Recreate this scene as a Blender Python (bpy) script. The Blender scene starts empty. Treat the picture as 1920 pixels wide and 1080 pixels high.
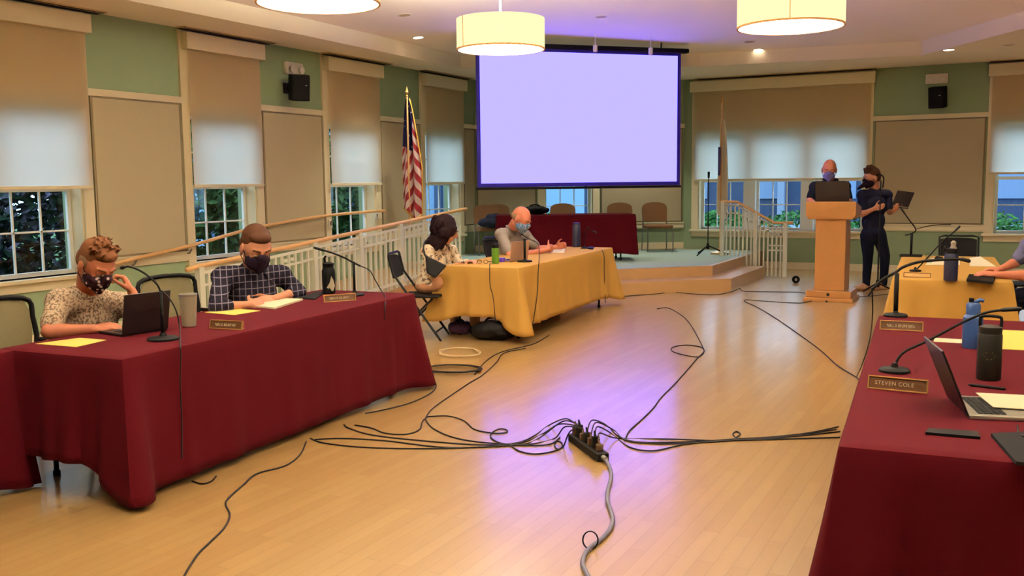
import bpy, bmesh, math, random
import numpy as np
from mathutils import Vector, Matrix, noise
random.seed(7)
C = bpy.context.scene.collection
sc = bpy.context.scene
V = Vector
# ------------------------------------------------------------------ camera
CH = 1.6
F_PX, PITCH, ROLL, YAW = 1791.94, 0.11102, -0.01067, 0.48297
f0 = V((-math.sin(YAW), math.cos(YAW), 0)); r0 = V((math.cos(YAW), math.sin(YAW), 0)); u0 = V((0, 0, 1))
CF = math.cos(PITCH)*f0 - math.sin(PITCH)*u0
_u = math.sin(PITCH)*f0 + math.cos(PITCH)*u0
CR = math.cos(ROLL)*r0 + math.sin(ROLL)*_u
CU = -math.sin(ROLL)*r0 + math.cos(ROLL)*_u
CO = V((0, 0, CH))
cam = bpy.data.cameras.new('camera'); camo = bpy.data.objects.new('camera', cam); C.objects.link(camo)
camo.matrix_world = Matrix(((CR.x, CU.x, -CF.x, 0), (CR.y, CU.y, -CF.y, 0), (CR.z, CU.z, -CF.z, CH), (0, 0, 0, 1)))
cam.sensor_width = 36; cam.lens = F_PX*36/1920; cam.clip_end = 300
sc.camera = camo
# ------------------------------------------------------------------ colour management, world
sc.view_settings.view_transform = 'Standard'
sc.view_settings.look = 'None'
sc.view_settings.gamma = 1
sc.view_settings.use_curve_mapping = False
sc.view_settings.exposure = 0.06
w = bpy.data.worlds.new('dusk_sky'); sc.world = w; w.use_nodes = True
wn = w.node_tree.nodes; wl = w.node_tree.links
bg = wn['Background']; bg.inputs[1].default_value = 1.0
tc = wn.new('ShaderNodeTexCoord'); sep = wn.new('ShaderNodeSeparateXYZ'); cr = wn.new('ShaderNodeValToRGB')
wl.new(tc.outputs['Generated'], sep.inputs[0]); wl.new(sep.outputs[2], cr.inputs[0]); wl.new(cr.outputs[0], bg.inputs[0])
cr.color_ramp.elements[0].position = 0.0; cr.color_ramp.elements[0].color = (0.62, 0.92, 1.25, 1)
cr.color_ramp.elements[1].position = 0.6; cr.color_ramp.elements[1].color = (0.75, 1.0, 1.25, 1)
bg.inputs[1].default_value = SKY = 3.8

# ------------------------------------------------------------------ pixel of the photograph -> point on a real plane
def ray(q):
    return CF + (q[0]-960)/F_PX*CR - (q[1]-540)/F_PX*CU
def pz(x, y, z):
    d = ray((x, y)); t = (z-CH)/d.z; return CO + t*d
def pxp(x, y, X):
    d = ray((x, y)); t = X/d.x; return CO + t*d
def pyp(x, y, Y):
    d = ray((x, y)); t = Y/d.y; return CO + t*d
def pd(x, y, depth):
    return CO + ray((x, y))*depth
def depth_of(p): return (V(p)-CO).dot(CF)

# ------------------------------------------------------------------ materials
def lin(c):
    c = c/255.0
    return c/12.92 if c <= 0.04045 else ((c+0.055)/1.055)**2.4
def rgb(r, g, b): return (lin(r), lin(g), lin(b), 1)
MATS = {}
def mat(name, col, rough=0.6, metal=0.0, noise_amt=0.06, noise_scale=30.0, bump=0.0, bump_scale=200.0, coat=0.0, spec=0.22, emit=None, es=0.0, alpha=None, trans=0.0, sheen=0.0):
    if name in MATS: return MATS[name]
    m = bpy.data.materials.new(name); m.use_nodes = True; MATS[name] = m
    nt = m.node_tree; b = nt.nodes['Principled BSDF']
    b.inputs['Roughness'].default_value = rough; b.inputs['Metallic'].default_value = metal
    b.inputs['Specular IOR Level'].default_value = spec
    b.inputs['Coat Weight'].default_value = coat; b.inputs['Coat Roughness'].default_value = 0.15
    b.inputs['Transmission Weight'].default_value = trans
    b.inputs['Sheen Weight'].default_value = sheen
    tcn = nt.nodes.new('ShaderNodeTexCoord'); nz = nt.nodes.new('ShaderNodeTexNoise'); nz.inputs['Scale'].default_value = noise_scale
    nt.links.new(tcn.outputs['Object'], nz.inputs['Vector'])
    mx = nt.nodes.new('ShaderNodeMix'); mx.data_type = 'RGBA'
    mx.inputs[6].default_value = tuple(c*(1-noise_amt) for c in col[:3])+(1,)
    mx.inputs[7].default_value = tuple(min(1, c*(1+noise_amt)) for c in col[:3])+(1,)
    nt.links.new(nz.outputs[0], mx.inputs[0]); nt.links.new(mx.outputs[2], b.inputs['Base Color'])
    if bump:
        n2 = nt.nodes.new('ShaderNodeTexNoise'); n2.inputs['Scale'].default_value = bump_scale
        nt.links.new(tcn.outputs['Object'], n2.inputs['Vector'])
        bp = nt.nodes.new('ShaderNodeBump'); bp.inputs['Strength'].default_value = bump; bp.inputs['Distance'].default_value = 0.01
        nt.links.new(n2.outputs[0], bp.inputs['Height']); nt.links.new(bp.outputs[0], b.inputs['Normal'])
    if emit is not None:
        b.inputs['Emission Color'].default_value = emit; b.inputs['Emission Strength'].default_value = es
    return m
def emis(name, col, s):
    if name in MATS: return MATS[name]
    m = bpy.data.materials.new(name); m.use_nodes = True; MATS[name] = m
    nt = m.node_tree; nt.nodes.clear()
    e = nt.nodes.new('ShaderNodeEmission'); o = nt.nodes.new('ShaderNodeOutputMaterial')
    e.inputs[0].default_value = tuple(col[:3])+(1,); e.inputs[1].default_value = s
    nt.links.new(e.outputs[0], o.inputs[0]); return m

sage = mat('sage_paint', rgb(134, 150, 116), 0.7, noise_amt=0.03, noise_scale=3)
cream = mat('cream_trim_paint', rgb(222, 208, 172), 0.45, noise_amt=0.02)
ceil_m = mat('ceiling_paint', rgb(240, 226, 202), 0.85, noise_amt=0.02, noise_scale=2)
tray_m = mat('tray_ceiling_paint', rgb(248, 232, 220), 0.85, noise_amt=0.02, noise_scale=2)
white_p = mat('white_gloss_paint', rgb(225, 225, 205), 0.4, noise_amt=0.02)
sash_m = mat('white_sash_paint', rgb(235, 238, 235), 0.4, noise_amt=0.02)
panel_m = mat('panel_fabric', rgb(172, 158, 128), 0.95, noise_amt=0.05, noise_scale=150, bump=0.1)
panelfr_m = mat('panel_edge', rgb(120, 104, 78), 0.7)
oak = mat('oak_rail', rgb(214, 168, 112), 0.35, noise_amt=0.12, noise_scale=8, coat=0.3)
slot_m = mat('slot_and_gap_shade', rgb(52, 38, 28), 0.7)
vent_m = mat('vent_metal', rgb(190, 165, 120), 0.5)
black_m = mat('black_plastic', rgb(13, 11, 12), 0.6, spec=0.08)
blackmet = mat('black_metal', rgb(14, 12, 13), 0.5, 0.0, spec=0.15)
dark_m = mat('dark_charcoal_fabric', rgb(22, 20, 22), 0.95, spec=0.1)
whitepl = mat('white_plastic', rgb(225, 215, 200), 0.4)
maroon = mat('maroon_cloth', rgb(60, 6, 14), 0.95, noise_amt=0.08, noise_scale=4, bump=0.06, bump_scale=500, spec=0.06)
gold = mat('gold_cloth', rgb(172, 130, 62), 0.85, noise_amt=0.06, noise_scale=4, bump=0.06, bump_scale=500, spec=0.2)
wood_l = mat('lectern_maple', rgb(168, 116, 66), 0.4, noise_amt=0.1, noise_scale=5, coat=0.2)
stepm = mat('step_maple', rgb(182, 142, 98), 0.35, noise_amt=0.08, noise_scale=6, coat=0.2)
stagem = mat('stage_grey_carpet', rgb(148, 164, 150), 0.7, noise_amt=0.08, noise_scale=60)
tabtop = mat('folding_table_top', rgb(150, 140, 120), 0.5)
steel = mat('steel_tube', rgb(140, 135, 130), 0.3, 0.9)
tan_up = mat('tan_upholstery', rgb(122, 86, 56), 0.9, noise_amt=0.12, noise_scale=80)
paper_y = mat('yellow_paper', rgb(240, 214, 110), 0.8, noise_amt=0.02)
paper_w = mat('white_paper', rgb(238, 224, 190), 0.8, noise_amt=0.02)
brass = mat('brass_frame', rgb(206, 160, 96), 0.3, 0.6)
plate_m = mat('nameplate_walnut', rgb(74, 44, 20), 0.5, noise_amt=0.15)
letter_m = mat('nameplate_lettering', rgb(200, 190, 160), 0.5)
cable_m = mat('black_cable', rgb(16, 9, 12), 0.6, spec=0.15)
greycable = mat('grey_cord', rgb(92, 88, 104), 0.5)
whitecable = mat('clear_white_cord', rgb(225, 205, 170), 0.3)
lidmar = mat('dark_laptop_shell', rgb(22, 12, 14), 0.4, 0.0, spec=0.3)
alu = mat('aluminium', rgb(176, 172, 160), 0.35, 0.7)
skin1 = mat('skin_ruddy', rgb(172, 104, 76), 0.55, noise_amt=0.1, noise_scale=25)
skin2 = mat('skin_fair', rgb(184, 126, 98), 0.55, noise_amt=0.08, noise_scale=25)
skin3 = mat('skin_light_pink', rgb(190, 116, 92), 0.55, noise_amt=0.08, noise_scale=25)

def floor_mat():
    m = bpy.data.materials.new('maple_floor'); m.use_nodes = True; nt = m.node_tree; N = nt.nodes; L = nt.links
    b = N['Principled BSDF']
    t = N.new('ShaderNodeTexCoord'); mp = N.new('ShaderNodeMapping'); mp.inputs['Rotation'].default_value = (0, 0, math.radians(90))
    L.new(t.outputs['Object'], mp.inputs[0])
    br = N.new('ShaderNodeTexBrick'); br.inputs['Scale'].default_value = 1.0
    br.inputs['Brick Width'].default_value = 0.95; br.inputs['Row Height'].default_value = 0.075
    br.inputs['Mortar Size'].default_value = 0.0012; br.offset = 0.37
    br.inputs['Color1'].default_value = rgb(184, 148, 94); br.inputs['Color2'].default_value = rgb(176, 138, 85)
    br.inputs['Mortar'].default_value = rgb(152, 116, 70)
    L.new(mp.outputs[0], br.inputs['Vector'])
    nz = N.new('ShaderNodeTexNoise'); nz.inputs['Scale'].default_value = 2.2; nz.inputs['Detail'].default_value = 6
    m2 = N.new('ShaderNodeMapping'); m2.inputs['Scale'].default_value = (6, 0.7, 1); L.new(t.outputs['Object'], m2.inputs[0]); L.new(m2.outputs[0], nz.inputs['Vector'])
    mx = N.new('ShaderNodeMix'); mx.data_type = 'RGBA'; mx.blend_type = 'MULTIPLY'; mx.inputs[0].default_value = 0.35
    rp = N.new('ShaderNodeValToRGB'); rp.color_ramp.elements[0].position = 0.3; rp.color_ramp.elements[0].color = (0.78, 0.74, 0.68, 1); rp.color_ramp.elements[1].position = 0.7; rp.color_ramp.elements[1].color = (1, 1, 1, 1)
    L.new(nz.outputs[0], rp.inputs[0]); L.new(br.outputs[0], mx.inputs[6]); L.new(rp.outputs[0], mx.inputs[7]); L.new(mx.outputs[2], b.inputs['Base Color'])
    b.inputs['Roughness'].default_value = 0.32; b.inputs['Specular IOR Level'].default_value = 0.6
    b.inputs['Coat Weight'].default_value = 0.6; b.inputs['Coat Roughness'].default_value = 0.15
    return m
floorm = floor_mat()

def blind_mat():
    m = bpy.data.materials.new('translucent_blind'); m.use_nodes = True; nt = m.node_tree; nt.nodes.clear(); N = nt.nodes; L = nt.links
    d = N.new('ShaderNodeBsdfDiffuse'); tr = N.new('ShaderNodeBsdfTranslucent'); tp = N.new('ShaderNodeBsdfTransparent')
    t = N.new('ShaderNodeTexCoord'); nz = N.new('ShaderNodeTexNoise'); nz.inputs['Scale'].default_value = 260
    L.new(t.outputs['Object'], nz.inputs['Vector'])
    mxc = N.new('ShaderNodeMix'); mxc.data_type = 'RGBA'; mxc.inputs[6].default_value = rgb(196, 168, 130); mxc.inputs[7].default_value = rgb(206, 180, 144)
    L.new(nz.outputs[0], mxc.inputs[0]); L.new(mxc.outputs[2], d.inputs[0])
    tr.inputs[0].default_value = (0.95, 0.90, 0.80, 1)
    a = N.new('ShaderNodeMixShader'); a.inputs[0].default_value = 0.62; L.new(d.outputs[0], a.inputs[1]); L.new(tr.outputs[0], a.inputs[2])
    c = N.new('ShaderNodeMixShader'); c.inputs[0].default_value = 0.03; L.new(a.outputs[0], c.inputs[1]); L.new(tp.outputs[0], c.inputs[2])
    o = N.new('ShaderNodeOutputMaterial'); L.new(c.outputs[0], o.inputs[0]); return m
blindm = blind_mat()
def glass_mat():
    m = bpy.data.materials.new('window_glass'); m.use_nodes = True; nt = m.node_tree; nt.nodes.clear(); N = nt.nodes; L = nt.links
    g = N.new('ShaderNodeBsdfGlossy'); g.inputs['Roughness'].default_value = 0.02; tp = N.new('ShaderNodeBsdfTransparent'); tp.inputs[0].default_value = (0.93, 0.97, 0.98, 1)
    lw = N.new('ShaderNodeLayerWeight'); lw.inputs[0].default_value = .5; pw = N.new('ShaderNodeMath'); pw.operation = 'POWER'; pw.inputs[1].default_value = 5; L.new(lw.outputs[1], pw.inputs[0]); fr = N.new('ShaderNodeMath'); fr.operation = 'MULTIPLY_ADD'; fr.inputs[1].default_value = .6; fr.inputs[2].default_value = .03; L.new(pw.outputs[0], fr.inputs[0])
    a = N.new('ShaderNodeMixShader'); L.new(fr.outputs[0], a.inputs[0]); L.new(tp.outputs[0], a.inputs[1]); L.new(g.outputs[0], a.inputs[2])
    o = N.new('ShaderNodeOutputMaterial'); L.new(a.outputs[0], o.inputs[0]); return m
glassm = glass_mat()
def thin_cloth(name, col, k=.5):
    m = bpy.data.materials.new(name); m.use_nodes = True; nt = m.node_tree; nt.nodes.clear(); N = nt.nodes; L = nt.links
    d = N.new('ShaderNodeBsdfDiffuse'); tr = N.new('ShaderNodeBsdfTranslucent'); t = N.new('ShaderNodeTexCoord'); nz = N.new('ShaderNodeTexNoise'); nz.inputs['Scale'].default_value = 60; L.new(t.outputs['Object'], nz.inputs['Vector'])
    mx = N.new('ShaderNodeMix'); mx.data_type = 'RGBA'; mx.inputs[6].default_value = col; mx.inputs[7].default_value = tuple(min(1, c*1.08) for c in col[:3])+(1,); L.new(nz.outputs[0], mx.inputs[0])
    L.new(mx.outputs[2], d.inputs[0]); L.new(mx.outputs[2], tr.inputs[0]); a = N.new('ShaderNodeMixShader'); a.inputs[0].default_value = k; L.new(d.outputs[0], a.inputs[1]); L.new(tr.outputs[0], a.inputs[2])
    o = N.new('ShaderNodeOutputMaterial'); L.new(a.outputs[0], o.inputs[0]); return m
def mix2(name, c1, c2, thr=0.5, scale=40, kind='noise', rough=0.85, sharp=0.04):
    m = bpy.data.materials.new(name); m.use_nodes = True; nt = m.node_tree; N = nt.nodes; L = nt.links; b = N['Principled BSDF']
    t = N.new('ShaderNodeTexCoord')
    nz = N.new('ShaderNodeTexNoise' if kind == 'noise' else 'ShaderNodeTexVoronoi'); nz.inputs['Scale'].default_value = scale
    L.new(t.outputs['Object'], nz.inputs['Vector'])
    rp = N.new('ShaderNodeValToRGB'); rp.color_ramp.elements[0].position = thr-sharp; rp.color_ramp.elements[1].position = thr+sharp
    rp.color_ramp.elements[0].color = c1; rp.color_ramp.elements[1].color = c2
    L.new(nz.outputs[0], rp.inputs[0]); L.new(rp.outputs[0], b.inputs['Base Color']); b.inputs['Roughness'].default_value = rough; b.inputs['Specular IOR Level'].default_value = .1
    return m
def plaid_mat():
    m = bpy.data.materials.new('navy_plaid_shirt'); m.use_nodes = True; nt = m.node_tree; N = nt.nodes; L = nt.links; b = N['Principled BSDF']
    t = N.new('ShaderNodeTexCoord'); s = N.new('ShaderNodeSeparateXYZ'); L.new(t.outputs['Object'], s.inputs[0])
    def lines(sock, per, th):
        a = N.new('ShaderNodeMath'); a.operation = 'MULTIPLY'; a.inputs[1].default_value = 1/per; L.new(sock, a.inputs[0])
        f = N.new('ShaderNodeMath'); f.operation = 'FRACT'; L.new(a.outputs[0], f.inputs[0])
        g = N.new('ShaderNodeMath'); g.operation = 'LESS_THAN'; g.inputs[1].default_value = th; L.new(f.outputs[0], g.inputs[0]); return g.outputs[0]
    ad = N.new('ShaderNodeMath'); ad.operation = 'ADD'; L.new(s.outputs[0], ad.inputs[0]); L.new(s.outputs[1], ad.inputs[1])
    h = lines(s.outputs[2], 0.05, 0.12); v = lines(ad.outputs[0], 0.06, 0.13)
    mx = N.new('ShaderNodeMath'); mx.operation = 'ADD'; mx.use_clamp = True; L.new(h, mx.inputs[0]); L.new(v, mx.inputs[1])
    c = N.new('ShaderNodeMix'); c.data_type = 'RGBA'; c.inputs[6].default_value = rgb(22, 18, 28); c.inputs[7].default_value = rgb(92, 86, 98)
    L.new(mx.outputs[0], c.inputs[0]); L.new(c.outputs[2], b.inputs['Base Color']); b.inputs['Roughness'].default_value = 0.9; b.inputs['Specular IOR Level'].default_value = .05
    return m

# ------------------------------------------------------------------ object helpers
WM = {}
def wm(o): return WM.get(o.name, Matrix.Identity(4))
def root(name, label, cat, loc=(0, 0, 0), rz=0.0, group=None, kind=None):
    o = bpy.data.objects.new(name, None); C.objects.link(o); o.location = loc; o.rotation_euler = (0, 0, rz); o.empty_display_size = 0.1
    if kind: o['kind'] = kind
    if label: o['label'] = label
    if cat: o['category'] = cat
    if group: o['group'] = group
    WM[o.name] = Matrix.Translation(V(loc)) @ Matrix.Rotation(rz, 4, 'Z')
    return o
def tag(o, label=None, cat=None, group=None, kind=None):
    if label: o['label'] = label
    if cat: o['category'] = cat
    if group: o['group'] = group
    if kind: o['kind'] = kind
    return o
class MB:
    def __init__(s, M=None): s.bm = bmesh.new(); s.M = M or Matrix.Identity(4)
    def v(s, p): return s.bm.verts.new(s.M @ V(p))
    def face(s, vs):
        try: return s.bm.faces.new(vs)
        except ValueError: return None
    def box(s, a, b, R=None):
        x0, y0, z0 = a; x1, y1, z1 = b
        pts = [(x0, y0, z0), (x1, y0, z0), (x1, y1, z0), (x0, y1, z0), (x0, y0, z1), (x1, y0, z1), (x1, y1, z1), (x0, y1, z1)]
        if R is not None:
            pts = [R @ V(p) for p in pts]
        vs = [s.v(p) for p in pts]
        for f in ((3, 2, 1, 0), (4, 5, 6, 7), (0, 1, 5, 4), (1, 2, 6, 5), (2, 3, 7, 6), (3, 0, 4, 7)): s.face([vs[i] for i in f])
        return s
    def rbox(s, a, b, r=0.01, R=None, seg=2):
        t = bmesh.new(); c = [(a[i]+b[i])/2 for i in range(3)]; d = [abs(b[i]-a[i]) for i in range(3)]
        bmesh.ops.create_cube(t, size=1.0, matrix=Matrix.Translation(c) @ Matrix.Diagonal((d[0], d[1], d[2], 1)))
        bmesh.ops.bevel(t, geom=t.edges[:], offset=min(r, min(d)*0.45), segments=seg, profile=0.6, affect='EDGES')
        s.merge(t, R); return s
    def merge(s, t, R=None):
        mp = {}
        for q in t.verts:
            p = q.co if R is None else R @ q.co
            mp[q] = s.v(p)
        for f in t.faces: s.face([mp[q] for q in f.verts])
        t.free()
    def prism(s, poly, z0, z1):
        a = [s.v((p[0], p[1], z0)) for p in poly]; b = [s.v((p[0], p[1], z1)) for p in poly]
        n = len(poly)
        s.face(a[::-1]); s.face(b)
        for i in range(n): s.face([a[i], a[(i+1) % n], b[(i+1) % n], b[i]])
        return s
    def hull(s, A, B):   # solid between two equal polygons of 3-D points
        a = [s.v(p) for p in A]; b = [s.v(p) for p in B]; n = len(a)
        s.face(a[::-1]); s.face(b)
        for i in range(n): s.face([a[i], a[(i+1) % n], b[(i+1) % n], b[i]])
        return s
    def lathe(s, prof, c=(0, 0, 0), seg=28, R=None, cap=True):
        rings = []
        for r, z in prof:
            ring = []
            for i in range(seg):
                a = 2*math.pi*i/seg; p = V((r*math.cos(a), r*math.sin(a), z))
                if R is not None: p = R @ p
                ring.append(s.v(p + V(c)))
            rings.append(ring)
        for a, b in zip(rings, rings[1:]):
            for i in range(seg): s.face([a[i], a[(i+1) % seg], b[(i+1) % seg], b[i]])
        if cap: s.face(rings[0][::-1]); s.face(rings[-1])
        return s
    def tube(s, pts, r, seg=8, cap=True, flat=1.0):
        pts = [V(p) for p in pts]
        if len(pts) < 2: return s
        rs = r if isinstance(r, (list, tuple)) else [r]*len(pts)
        rings = []; up = V((0, 0, 1)); prev = None
        for i, p in enumerate(pts):
            if i == 0: d = pts[1]-p
            elif i == len(pts)-1: d = p-pts[i-1]
            else: d = (pts[i+1]-pts[i-1])
            if d.length < 1e-9: d = V((0, 0, 1))
            d.normalize()
            if prev is None:
                ref = up if abs(d.z) < 0.9 else V((1, 0, 0)); a = d.cross(ref).normalized()
            else:
                a = prev - d*prev.dot(d)
                if a.length < 1e-6: a = d.orthogonal()
                a.normalize()
            prev = a; b = d.cross(a)
            rings.append([s.v(p + (a*math.cos(2*math.pi*k/seg)+b*math.sin(2*math.pi*k/seg)*flat)*rs[i]) for k in range(seg)])
        for x, y in zip(rings, rings[1:]):
            for k in range(seg): s.face([x[k], x[(k+1) % seg], y[(k+1) % seg], y[k]])
        if cap: s.face(rings[0][::-1]); s.face(rings[-1])
        return s
    def ell(s, c, r, R=None, seg=20, rings=12):
        t = bmesh.new(); bmesh.ops.create_uvsphere(t, u_segments=seg, v_segments=rings, radius=1.0)
        M = Matrix.Translation(V(c)) @ ((R.to_4x4() if R is not None else Matrix.Identity(4)) @ Matrix.Diagonal((r[0], r[1], r[2], 1)))
        s.merge(t, M); return s
    def cap(s, p0, p1, r0, r1=None, seg=14):
        r1 = r0 if r1 is None else r1; p0 = V(p0); p1 = V(p1); d = p1-p0; L = d.length
        if L < 1e-6: return s.ell(p0, (r0, r0, r0))
        d.normalize(); pts = []; rs = []
        for k in range(5):
            a = math.pi/2*k/4; pts.append(p0 - d*r0*math.cos(a)); rs.append(max(r0*math.sin(a), r0*0.06))
        for k in range(1, 6): pts.append(p0+d*L*k/6); rs.append(r0+(r1-r0)*k/6)
        for k in range(5):
            a = math.pi/2*k/4; pts.append(p1 + d*r1*math.sin(a)); rs.append(max(r1*math.cos(a), r1*0.06))
        return s.tube(pts, rs, seg)
    def build(s, name, m, parent=None, world=False, smooth=False, origin=None, bevel=0.0, solid=0.0):
        me = bpy.data.meshes.new(name)
        bmesh.ops.recalc_face_normals(s.bm, faces=s.bm.faces[:])
        if parent is not None and world:
            inv = wm(parent).inverted()
            for q in s.bm.verts: q.co = inv @ q.co
        if parent is None and origin is not None:
            o3 = V(origin)
            for q in s.bm.verts: q.co -= o3
        s.bm.to_mesh(me); s.bm.free()
        if isinstance(m, (list, tuple)):
            for k in m: me.materials.append(k)
        else: me.materials.append(m)
        o = bpy.data.objects.new(name, me); C.objects.link(o)
        if parent is not None: o.parent = parent; WM[o.name] = wm(parent)
        elif origin is not None: o.location = origin; WM[o.name] = Matrix.Translation(V(origin))
        if smooth:
            me.polygons.foreach_set('use_smooth', [True]*len(me.polygons))
            if smooth == 'auto':
                try: me.set_sharp_from_angle(angle=math.radians(35))
                except Exception: pass
        if bevel:
            md = o.modifiers.new('bevel', 'BEVEL'); md.width = bevel; md.segments = 2; md.limit_method = 'ANGLE'
        if solid:
            md = o.modifiers.new('solid', 'SOLIDIFY'); md.thickness = solid; md.offset = 0
        return o
def copy_tree(o, parent=None):
    c = o.copy(); C.objects.link(c); c.parent = parent
    for ch in list(o.children): copy_tree(ch, c)
    return c
def smooth_path(pts, n=8):
    pts = [V(p) for p in pts]; out = []
    P = [pts[0]]+pts+[pts[-1]]
    for i in range(1, len(P)-2):
        a, b, c2, d = P[i-1], P[i], P[i+1], P[i+2]
        for k in range(n):
            t = k/n
            out.append(0.5*((2*b)+(-a+c2)*t+(2*a-5*b+4*c2-d)*t*t+(-a+3*b-3*c2+d)*t**3))
    out.append(pts[-1]); return out
# ------------------------------------------------------------------ room
XL, YB, ZC = -8.7125, 17.333, 3.42
A2 = (XL, 15.196); B2 = (-5.458, YB)
XR, YF = 5.2, -4.0
ROOM = [(XL, YF), A2, B2, (XR, YB), (XR, YF)]
def frame(P0, P1):
    u = (V((P1[0], P1[1], 0))-V((P0[0], P0[1], 0))).normalized(); n = V((u.y, -u.x, 0))
    return Matrix(((u.x, n.x, 0, P0[0]), (u.y, n.y, 0, P0[1]), (0, 0, 1, 0), (0, 0, 0, 1)))
def st(o, kind='structure'): o['kind'] = kind; return o
TH = 0.32
def wall(name, P0, P1, holes, e0=0.0, e1=0.0):
    L = (V(P1)-V(P0)).length; M = MB(frame(P0, P1))
    edges = sorted(holes); x = -e0
    for (a, b, z0, z1) in edges:
        M.box((x, -TH, -0.3), (a, 0, 3.9)); M.box((a, -TH, -0.3), (b, 0, z0)); M.box((a, -TH, z1), (b, 0, 3.9)); x = b
    M.box((x, -TH, -0.3), (L+e1, 0, 3.9))
    return st(M.build(name, sage))
fl = MB(); fl.prism([(XL-.3, YF-.3), (XL-.3, YB+.3), (XR+.3, YB+.3), (XR+.3, YF-.3)], -0.2, 0.0); st(fl.build('floor', floorm))

WZ0, WZ1 = 0.68, 2.46
LW = [(5.80, 6.88), (8.40, 9.50), (11.0, 12.12), (13.52, 14.64), (3.2, 4.3)]   # openings in the left wall, by y
lw_holes = [(a-YF, b-YF, WZ0, WZ1) for a, b in LW]
wall('wall_left', (XL, YF), A2, lw_holes, e1=0.0)
chl = (V(B2)-V(A2)).length
CHW = (1.27, 2.18)
wall('wall_corner', A2, B2, [(CHW[0], CHW[1], WZ0, WZ1)], e0=0.12, e1=0.12)
BW = [(-5.18, -2.28), (-0.30, 1.0), (2.6, 3.9)]
bwh = [(a-B2[0], b-B2[0], WZ0, WZ1) for a, b in BW]
wall('wall_back', B2, (XR, YB), bwh, e1=TH)
st(MB().box((XR, YF-TH, -.3), (XR+TH, YB+TH, 3.9)).build('wall_right', sage))
st(MB().box((XL-TH, YF-TH, -.3), (XR, YF, 3.9)).build('wall_rear', sage))

# ceiling : low soffit around a raised, shallow hipped tray
TRAY = [(-7.85, -3.0), (-7.85, 9.5), (-8.0, 13.55), (-4.6, 15.4), (-1.32, 15.85), (0.0, 13.75), (2.6, 9.8), (2.6, -3.0)]
def ceiling():
    ZT = 3.63; bm = MB()
    outer = [(XL-.05, YF-.05), (XL-.05, A2[1]), (XL-.05, A2[1]+.1), (B2[0]-.05, YB+.05), (0.5, YB+.05), (XR+.05, YB+.05), (XR+.05, 9.8), (XR+.05, YF-.05)]
    a = [bm.v((p[0], p[1], ZC)) for p in outer]; b = [bm.v((p[0], p[1], ZC)) for p in TRAY]
    n = len(a)
    for i in range(n): bm.face([a[i], a[(i+1) % n], b[(i+1) % n], b[i]])
    # the soffit's upper skin so the slab is solid
    a2 = [bm.v((p[0], p[1], 4.9)) for p in outer]
    for i in range(n): bm.face([a[i], a[(i+1) % n], a2[(i+1) % n], a2[i]])
    bm.face(a2)
    st(bm.build('ceiling', ceil_m))
    t = MB(); lo = [t.v((p[0], p[1], ZC)) for p in TRAY]; hi = [t.v((p[0], p[1], ZT)) for p in TRAY]
    for i in range(n): t.face([lo[i], lo[(i+1) % n], hi[(i+1) % n], hi[i]])
    st(t.build('trim_1', ceil_m))
    k = MB(); hi = [k.v((p[0], p[1], ZT)) for p in TRAY]
    r1 = k.v((-3.2, 9.0, 4.1)); r2 = k.v((-2.9, 0.5, 4.1))
    # hip faces
    k.face([hi[0], hi[1], r2]); k.face([hi[1], r1, r2]); k.face([hi[1], hi[2], r1]); k.face([hi[2], hi[3], r1]); k.face([hi[3], hi[4], r1])
    k.face([hi[4], hi[5], r1]); k.face([hi[5], hi[6], r1]); k.face([hi[6], r2, r1]); k.face([hi[6], hi[7], r2]); k.face([hi[7], hi[0], r2])
    st(k.build('ceiling_tray', tray_m))
ceiling()
def tray_z(x, y):   # height of the hipped tray above a point
    d = min(x+7.85, 2.6-x, 15.6-y)
    return 3.63 + 0.47*max(0, min(1, d/5.0))

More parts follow.
